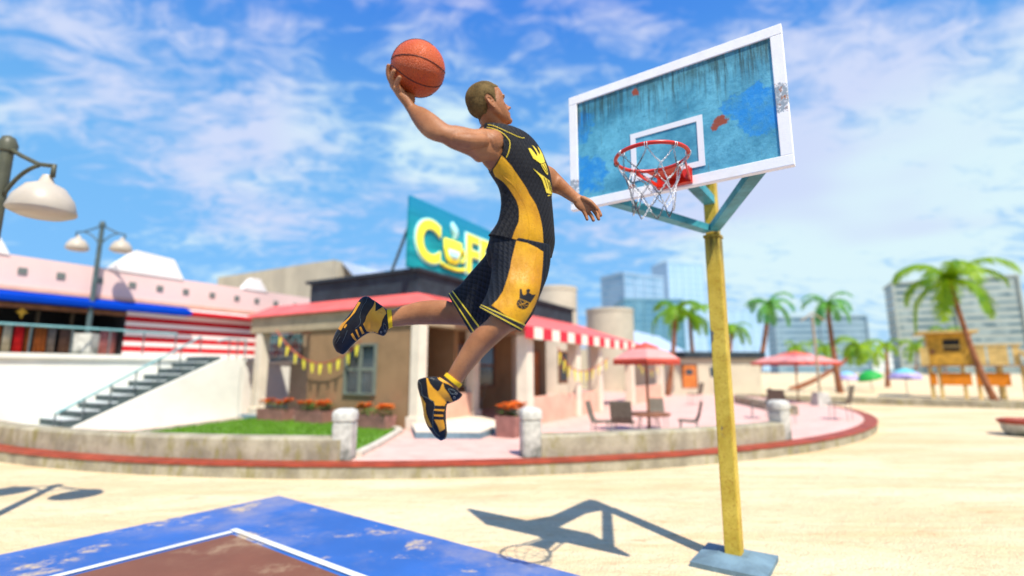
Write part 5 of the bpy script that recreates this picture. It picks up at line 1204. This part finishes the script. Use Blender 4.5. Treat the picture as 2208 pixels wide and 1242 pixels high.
# shorts: pelvis and two legs with hollow hems
def leg_cloth(secs, inset=.86, up=(0, 0)):
    rs = sections(secs, per=16, seg=64, exp=2.3); rs = wrinkle(rs, .0022, len(secs) + 3, 4, 1.3)
    last = rs[-1]; c = sum(last, Vector()) / len(last); ax = (c - sum(rs[-10], Vector()) / 64).normalized()
    inner = [c + (v - c) * .95 for v in last]; deep = [c + (v - c) * inset - ax * .05 for v in last]
    m = MB(); m.rings(rs + [inner, deep]); return m, ax
SL = [(1060, 508, 1160, 530, 2.46, .10), (1055, 532, 1152, 558, 2.465, .10), (1046, 550, 1140, 590, 2.48, .10), (1030, 570, 1118, 625, 2.50, .098), (1010, 593, 1090, 660, 2.525, .094), (990, 616, 1062, 690, 2.545, .090), (966, 636, 1015, 718, 2.555, .088)]
SR = [(1061, 500, 1186, 527, 2.335, .098), (1055, 530, 1187, 556, 2.33, .105), (1060, 570, 1181, 594, 2.31, .108), (1057, 605, 1172, 622, 2.28, .108), (1050, 632, 1160, 650, 2.26, .104), (1043, 648, 1146, 680, 2.24, .100), (1034, 664, 1122, 715, 2.225, .098)]
pel = MB(); loftmesh(pel, [(1062, 503, 1186, 528, 2.40, .14), (1056, 526, 1185, 551, 2.40, .14), (1051, 548, 1180, 578, 2.40, .14), (1056, 575, 1168, 600, 2.40, .13), (1080, 600, 1150, 615, 2.40, .11)], lat=LAT, exp=2.3)
sl_, axl = leg_cloth(SL); sr_, axr = leg_cloth(SR)
sme = remesh([pel, sl_, sr_], .0036, 5, .5)
shorts = mesh_obj('shorts', sme, M['sblack'], person)
JB = bvh_of([jersey]); SB = bvh_of([shorts])
def decal(name, polys, bvh, mat, parent, lift=.0014, cell=.006):
    """one cloth print made of one outline or of several"""
    if not isinstance(polys[0], list): polys = [polys]
    bm = bmesh.new()
    for i, poly in enumerate(polys):
        me = decal_mesh(name, poly, bvh, lift + i * .0002, cell); bm.from_mesh(me); bpy.data.meshes.remove(me)
    me = bpy.data.meshes.new(name); bm.to_mesh(me); bm.free()
    return mesh_obj(name, me, mat, parent)
def decal_mesh(name, poly, bvh, lift, cell):
    """a cloth panel or print that lies on the surface hit along the line of sight of its outline, cut to a fine grid so it follows the folds"""
    bm = bmesh.new(); vs = [bm.verts.new((x, y, 0)) for x, y in poly]; bm.faces.new(vs); bmesh.ops.triangulate(bm, faces=bm.faces)
    st = cell / DP * FPX
    xs = [p[0] for p in poly]; ys = [p[1] for p in poly]
    x = math.floor(min(xs) / st) * st
    while x < max(xs): bmesh.ops.bisect_plane(bm, geom=bm.verts[:] + bm.edges[:] + bm.faces[:], plane_co=(x, 0, 0), plane_no=(1, 0, 0)); x += st
    y = math.floor(min(ys) / st) * st
    while y < max(ys): bmesh.ops.bisect_plane(bm, geom=bm.verts[:] + bm.edges[:] + bm.faces[:], plane_co=(0, y, 0), plane_no=(0, 1, 0)); y += st
    bad = []
    for v in bm.verts:
        d = ray(v.co.x, v.co.y).normalized(); h, nn, _, dist = bvh.ray_cast(CAM, d)
        if h is None:
            h, nn, _, dist = bvh.find_nearest(CAM + d * 2.4)
        if nn.dot(d) > 0: nn = -nn
        v.co = h + nn * lift
    ed = [f for f in bm.faces if f.calc_area() < 1e-10]
    me = bpy.data.meshes.new(name); bm.to_mesh(me); bm.free()
    return me
def piping(name, pts, bvh, mat, parent, r=.0022, lift=.001):
    path = []
    pp = [Vector((x, y, 0)) for x, y in pts]
    for i in range(len(pp) - 1):
        for j in range(6):
            q = cr(pp[max(i - 1, 0)], pp[i], pp[i + 1], pp[min(i + 2, len(pp) - 1)], j / 6); d = ray(q.x, q.y).normalized(); h, nn, _, _ = bvh.ray_cast(CAM, d)
            if h is None: continue
            if nn.dot(d) > 0: nn = -nn
            if path and (path[-1] - (h + nn * lift)).length > .06: continue
            path.append(h + nn * lift)
    m = MB(); m.tube(path, r, 8); return m.build(name, mat, parent, smooth=True)
JP = [(1079, 333), (1088, 341), (1095, 349), (1102, 357), (1113, 373), (1124, 389), (1134, 404), (1142, 420), (1150, 432), (1156, 443), (1162, 460), (1167, 479), (1170, 500), (1171, 520), (1172.5, 541), (1155, 529), (1137, 520.5), (1104, 514.5), (1108, 502), (1113, 490), (1118, 479), (1119, 468), (1119, 456), (1117.6, 445), (1113, 432), (1106, 420), (1097, 406), (1086, 393), (1077, 386), (1068, 380), (1064, 371), (1063, 364)]
decal('side_panel', JP, JB, M['gold1'], jersey)
piping('seam', [(1064, 366), (1085, 380), (1105, 398), (1120, 420), (1132, 445), (1139, 470), (1141, 495), (1138, 519)], JB, M['gold1'], jersey, .0016)
piping('arm_trim', [(x + 1.0, y) for x, y in EDGE], JB, M['blacktrim'], jersey, .0030, 0)
piping('arm_piping', [(1050, 275), (1064, 278), (1077, 283.5), (1087, 290), (1093, 296.5), (1098, 303), (1099.5, 311), (1098.5, 320), (1096, 330), (1091, 342)], JB, M['yellowtrim'], jersey, .0020)
piping('collar_piping', [(1052, 269.5), (1062, 271), (1075, 276), (1088, 282), (1103, 289), (1113, 293.5), (1124, 297.5), (1131, 297.5)], JB, M['yellowtrim'], jersey, .0018)
def c3(l): return [(1100 + x / 6.21, 290 + y / 6.21) for x, y in l]
decal('crown_print', [[(1138, 319.5), (1144, 321), (1150, 328), (1156.5, 336.5), (1150, 343), (1145, 334)],
    [(1146, 313.5), (1150, 316), (1155, 321.5), (1158.5, 328), (1163, 334.5), (1158, 338), (1157, 331), (1152, 322)],
    [(1157.5, 316), (1161, 319.5), (1165, 326), (1169.5, 335), (1163.5, 336), (1163, 328), (1160, 322)],
    [(1148, 341), (1155, 335.5), (1158, 337), (1163, 334), (1169, 334), (1174, 350), (1169, 352.5), (1164.5, 353)]], JB, M['yellowtrim'], jersey, .0026, .003)
decal('ball_print', c3([(405, 402), (432, 398), (462, 382), (480, 430), (494, 480), (500, 520), (496, 545), (478, 528), (450, 490), (425, 445)]), JB, M['yellowtrim'], jersey, .0030, .003)
decal('lettering_print', c3([(300, 455), (350, 492), (400, 532), (440, 556), (480, 590), (520, 618), (530, 650), (542, 700), (552, 750), (560, 815), (552, 812), (545, 790), (534, 797), (505, 790), (478, 780), (460, 720), (440, 660), (425, 615), (405, 578), (370, 535), (335, 495)]), JB, M['yellowtrim'], jersey, .0030, .003)
for l in ([(445, 575), (465, 630), (495, 735)], [(485, 605), (505, 660), (530, 760)], [(515, 640), (530, 690), (548, 790)], [(420, 415), (450, 460), (490, 520)], [(445, 400), (470, 450), (494, 510)]):
    piping('print_line', c3(l), JB, M['blacktrim'], jersey, .0014, .0038)
SPn = [(1113, 519), (1137, 524), (1158, 534), (1171, 543), (1170, 570), (1167, 603.5), (1164, 622), (1160, 641), (1153, 658), (1143, 677), (1128, 700), (1108, 690), (1086.5, 677), (1073, 667), (1060, 659), (1073, 646), (1084, 629), (1090, 613), (1095, 597), (1100, 578), (1103, 559.5), (1108, 540)]
decal('side_panel', SPn, SB, M['gold1'], shorts, .0014)
piping('seam', [(1158, 535), (1155, 560), (1150, 590), (1143, 612), (1140, 622)], SB, M['gold1'], shorts, .0016)
def c5(l): return [(940 + x / 4.777, 480 + y / 4.777) for x, y in l]
decal('crown_print', c5([(865, 680), (884, 690), (886, 715), (892, 738), (905, 748), (922, 742), (934, 728), (935, 712), (928, 700), (940, 686), (955, 684), (968, 690), (966, 706), (955, 720), (949, 742), (956, 762), (974, 776), (992, 768), (1000, 750), (990, 742), (1027, 740), (1000, 780), (970, 824), (915, 800), (860, 782)]), SB, M['blacktrim'], shorts, .0022, .006)
decal('ball_print', c5([(858, 788), (905, 808), (958, 830), (950, 856), (935, 874), (912, 888), (885, 890), (858, 880), (838, 862), (830, 838), (838, 810)]), SB, M['blacktrim'], shorts, .0022, .006)
for l in ([(862, 800), (885, 840), (925, 882)], [(930, 822), (890, 840), (838, 858)], [(905, 812), (915, 850), (950, 850)], [(848, 822), (880, 866), (880, 886)]):
    piping('print_line', c5(l), SB, M['gold1'], shorts, .0012, .0026)
# hem bands and piping drawn as rings round each leg end
def hem(secs, t_list, parent):
    for (k0, k1, nm, mt, grow) in t_list:
        a, b = secs[-2], secs[-1]; L = lambda t: tuple(a[i] + (b[i] - a[i]) * t for i in range(6))
        rs = sections([L(k0), L((k0 + k1) / 2), L(k1)], per=4, seg=96, exp=2.3); rs = [[sum(r, Vector()) / len(r) + (v - sum(r, Vector()) / len(r)) * grow for v in r] for r in rs]
        inn = [[sum(r, Vector()) / len(r) + (v - sum(r, Vector()) / len(r)) * .965 for v in r] for r in rs[::-1]]
        m = MB(); m.rings(rs + inn, cap=False, closed=True); m.build(nm, M[mt], parent, smooth=True)
for S_ in (SL, SR): hem(S_, [(.62, 1.005, 'hem_band', 'blacktrim', 1.012), (.56, .63, 'hem_piping', 'yellowtrim', 1.018), (.84, .90, 'hem_piping', 'yellowtrim', 1.024)], shorts)

# ---- shoes and socks
def c2s(l): return [(880 + x / 6.9, 780 + y / 6.9) for x, y in l]
def c1s(l): return [(700 + x / 7.76, 620 + y / 7.76) for x, y in l]
M['shoeblack'] = simple('black shoe leather', (.010, .010, .012), .42, .3, 40, spec=.28, bump=.15, bscale=60, bdist=.003)
g = G('orange gold shoe leather', .35, .5); g.color(g.mix(g.ramp(g.noise(10, 4), .3, .7), (.60, .24, .006), (.74, .34, .012))); g.bump(g.noise(80, 4), .1, .003); M['shoegold'] = g.m
M['sock'] = simple('yellow sock', (.85, .52, .01), .8, .12, 30, bump=.4, bscale=200, bdist=.002)
sf_ = MB(); loftmesh(sf_, [(949, 950, 953, 950, 2.215, .006), (946, 947.5, 956, 948, 2.215, .020), (937, 941, 961, 945, 2.215, .034), (928, 929, 964, 936, 2.215, .044), (920, 916, 963.5, 923, 2.21, .049), (914.5, 900, 962, 905, 2.205, .049), (912, 882, 962, 886, 2.20, .045), (909, 866, 964, 869, 2.20, .042), (904, 849, 962, 856, 2.20, .040), (900, 832, 955, 838, 2.20, .038), (902, 819, 940, 815, 2.20, .032), (915, 814, 930, 813, 2.20, .02)], exp=2.7, seg=36)
loftmesh(sf_, [(956, 814, 998, 851, 2.20, .040), (947, 813, 992, 859, 2.20, .041), (936, 812, 984, 864, 2.20, .041), (924, 813, 972, 869, 2.20, .040), (912, 818, 955, 874, 2.20, .036)], exp=2.3, seg=36)
shoeR = mesh_obj('shoe', remesh(sf_, .0030, 3, .5), M['shoeblack'], person)
sl2 = MB(); loftmesh(sl2, [(725, 758, 734, 763, 2.66, .006), (719, 747, 740, 764, 2.66, .022), (717, 737, 749, 757, 2.66, .036), (720, 725, 762, 743, 2.655, .045), (727, 711, 775, 731, 2.65, .048), (737, 697, 788, 722, 2.645, .046), (749, 683, 800, 716, 2.64, .044), (760, 669, 808, 708, 2.64, .042), (768, 656, 814, 695, 2.64, .040), (776, 645, 815, 676, 2.64, .036), (786, 639, 812, 658, 2.64, .028), (796, 640, 806, 648, 2.64, .015)], exp=2.7, seg=36)
loftmesh(sl2, [(835, 668, 838, 711, 2.64, .040), (829, 663, 829, 724, 2.64, .041), (818, 655, 817, 722, 2.64, .041), (806, 647, 805, 717, 2.64, .040), (793, 643, 792, 716, 2.64, .034)], exp=2.3, seg=36)
shoeL = mesh_obj('shoe', remesh(sl2, .0032, 3, .5), M['shoeblack'], person)
for secs, sh in (([(963, 803, 996.5, 829, 2.20, .039), (960, 806.5, 994, 832.5, 2.20, .040), (957, 810, 990, 837, 2.20, .040)], shoeR), ([(844, 667.5, 846.5, 705.5, 2.64, .039), (839, 667, 842.5, 707, 2.64, .040), (834, 667, 838, 709, 2.64, .040)], shoeL)):
    rs = sections(secs, per=5, seg=48); m = MB(); m.rings(rs + [[sum(r, Vector()) / len(r) + (v - sum(r, Vector()) / len(r)) * .84 for v in r] for r in rs[::-1]], cap=False, closed=True); m.build('sock', M['sock'], person, smooth=True)
RB, LB_ = bvh_of([shoeR]), bvh_of([shoeL])
for l in ([(270, 245), (292, 243), (310, 290), (330, 330), (365, 375), (400, 410), (440, 440), (458, 428), (478, 400), (498, 350), (512, 318), (528, 330), (535, 370), (550, 405), (575, 435), (610, 485), (640, 540), (668, 590), (650, 603), (620, 600), (590, 580), (560, 590), (572, 612), (552, 628), (540, 655), (470, 655), (400, 652), (385, 590), (350, 570), (320, 553), (305, 510), (295, 460), (283, 350)],
          [(388, 702), (540, 708), (533, 738), (384, 726)], [(386, 782), (522, 785), (519, 819), (384, 808)], [(388, 860), (525, 864), (536, 920), (548, 990), (520, 1015), (470, 1043), (455, 1000), (440, 955), (415, 910)],
          [(180, 500), (205, 520), (240, 580), (262, 620), (262, 700), (275, 770), (300, 840), (330, 905), (362, 975), (330, 970), (300, 945), (265, 870), (240, 790), (225, 700), (212, 630), (195, 560)],
          [(415, 216), (450, 222), (530, 270), (600, 315), (690, 390), (600, 335), (520, 310), (460, 270)]):
    decal('gold_panel', c2s(l), RB, M['shoegold'], shoeR, .0012, .006)
piping('ankle_stitch', c2s([(595, 405), (640, 470), (690, 475), (700, 440), (640, 410), (600, 402)]), RB, M['darksteel'], shoeR, .0011)
for l in ([(372, 600), (395, 640), (388, 700), (372, 780), (366, 860), (368, 960), (385, 1010), (430, 1075), (470, 1110)], [(150, 290), (190, 330), (205, 420), (215, 500), (300, 545), (372, 600)]): piping('stitch', c2s(l), RB, M['darksteel'], shoeR, .0007)
for c_ in ((714, 472), (688, 532)): piping('eyelet', c2s([(c_[0] + 15 * math.cos(a), c_[1] + 15 * math.sin(a)) for a in [i * 2 * PI / 6 for i in range(7)]]), RB, M['legsteel'], shoeR, .0008)
for l in ([(835, 215), (850, 240), (853, 300), (850, 400), (862, 480), (885, 500), (935, 488), (995, 458), (985, 400), (975, 320), (1010, 370), (1035, 430), (1000, 480), (965, 550), (948, 640), (920, 690), (900, 730), (890, 788), (842, 775), (825, 715), (795, 680), (772, 712), (705, 730), (680, 690), (645, 612), (680, 560), (700, 480), (735, 420), (770, 370), (815, 310), (832, 260)],
          [(580, 662), (608, 650), (635, 705), (665, 763), (625, 782), (600, 720)], [(513, 708), (540, 695), (565, 765), (590, 824), (563, 835), (540, 780)], [(438, 782), (468, 757), (505, 820), (538, 878), (515, 888), (475, 850)],
          [(565, 238), (605, 252), (560, 330), (510, 418), (430, 505), (350, 600), (310, 660), (275, 722), (225, 692), (260, 640), (290, 600), (360, 545), (430, 480), (470, 420), (520, 320)],
          [(320, 672), (335, 635), (360, 610), (378, 618), (370, 645), (340, 682)]):
    decal('gold_panel', c1s(l), LB_, M['shoegold'], shoeL, .0012, .006)
piping('ankle_stitch', c1s([(980, 690), (990, 600), (1010, 610), (1035, 690), (980, 695)]), LB_, M['darksteel'], shoeL, .0011)
for l in ([(715, 150), (700, 225), (640, 320), (600, 430), (590, 500), (603, 570), (570, 640), (500, 690)], [(380, 720), (330, 850), (290, 930)], [(170, 900), (235, 790), (255, 760)], [(195, 935), (270, 810)]): piping('stitch', c1s(l), LB_, M['darksteel'], shoeL, .0008)
for c_ in ((945, 745), (1010, 728)): piping('eyelet', c1s([(c_[0] + 15 * math.cos(a), c_[1] + 15 * math.sin(a)) for a in [i * 2 * PI / 6 for i in range(7)]]), LB_, M['legsteel'], shoeL, .0008)
# ---- ball
BC = P(901.5, 148.5, 2.265); RBALL = 57.8 / FPX * 2.265
tag_ = 'orange pebbled basketball with black seams held in the raised hand of the player'
g = G('orange pebbled ball', .5, .45); v = g.vor(230)
c = g.mix(g.ramp(g.noise(6, 5), .35, .65), (.58, .078, .006), (.68, .115, .010)); c = g.mix(g.ramp(v, .40, .75, 0, .6), c, (.38, .045, .008))
g.color(c); g.bump(g.ramp(v, .7, .2), .8, .003); M['ballskin'] = g.m
ballo = thing('basketball', tag_, 'ball', BC)
m = MB(); m.ball((0, 0, 0), RBALL, 96, 64); m.build('ball_surface', M['ballskin'], ballo, local=True, smooth=True)
vx = RT; vz = -ray(901, 148).normalized(); vy = vz.cross(vx).normalized(); vx = vy.cross(vz)
def bpt(x, y):
    """point on the ball's surface from its outline-relative coordinates"""
    a, b = (x - 901.5) / 57.8, -(y - 148.5) / 57.8; r2 = a * a + b * b
    if r2 > .985: s = math.sqrt(.985 / r2); a *= s; b *= s; r2 = .985
    return (vx * a + vy * b + vz * math.sqrt(1 - r2)).normalized()
def bc_(l): return [(800 + x / 6.9, 80 + y / 6.9) for x, y in l]
m = MB(); front = []
def seam(ctrl, mir=False):
    q = [bpt(*c) for c in bc_(ctrl)]; path = []
    for i in range(len(q) - 1):
        for j in range(6): path.append(cr(q[max(i - 1, 0)], q[i], q[i + 1], q[min(i + 2, len(q) - 1)], j / 6).normalized() * (RBALL + .0002))
    path.append(q[-1] * (RBALL + .0002)); m.tube(path, .0021, 8)
    if mir: m.tube([-p for p in path], .0021, 8)
seam([(310, 350), (380, 305), (470, 288), (560, 288), (680, 300), (800, 335), (900, 380), (1000, 445), (1060, 490), (1098, 530)], True)
seam([(308, 440), (340, 435), (400, 480), (500, 560), (620, 635), (740, 685), (850, 712), (940, 718), (1010, 702), (1055, 688)], True)
seam([(312, 340), (345, 245), (420, 165), (520, 105), (640, 72), (760, 80), (860, 110), (930, 160)], True)
seam([(340, 600), (420, 700), (500, 780), (600, 845), (700, 872), (800, 872), (900, 850)], True)
M['seam'] = simple('black seam rubber', (.008, .008, .008), .5, .1, 5)
m.build('seam', M['seam'], ballo, local=True, smooth=True)
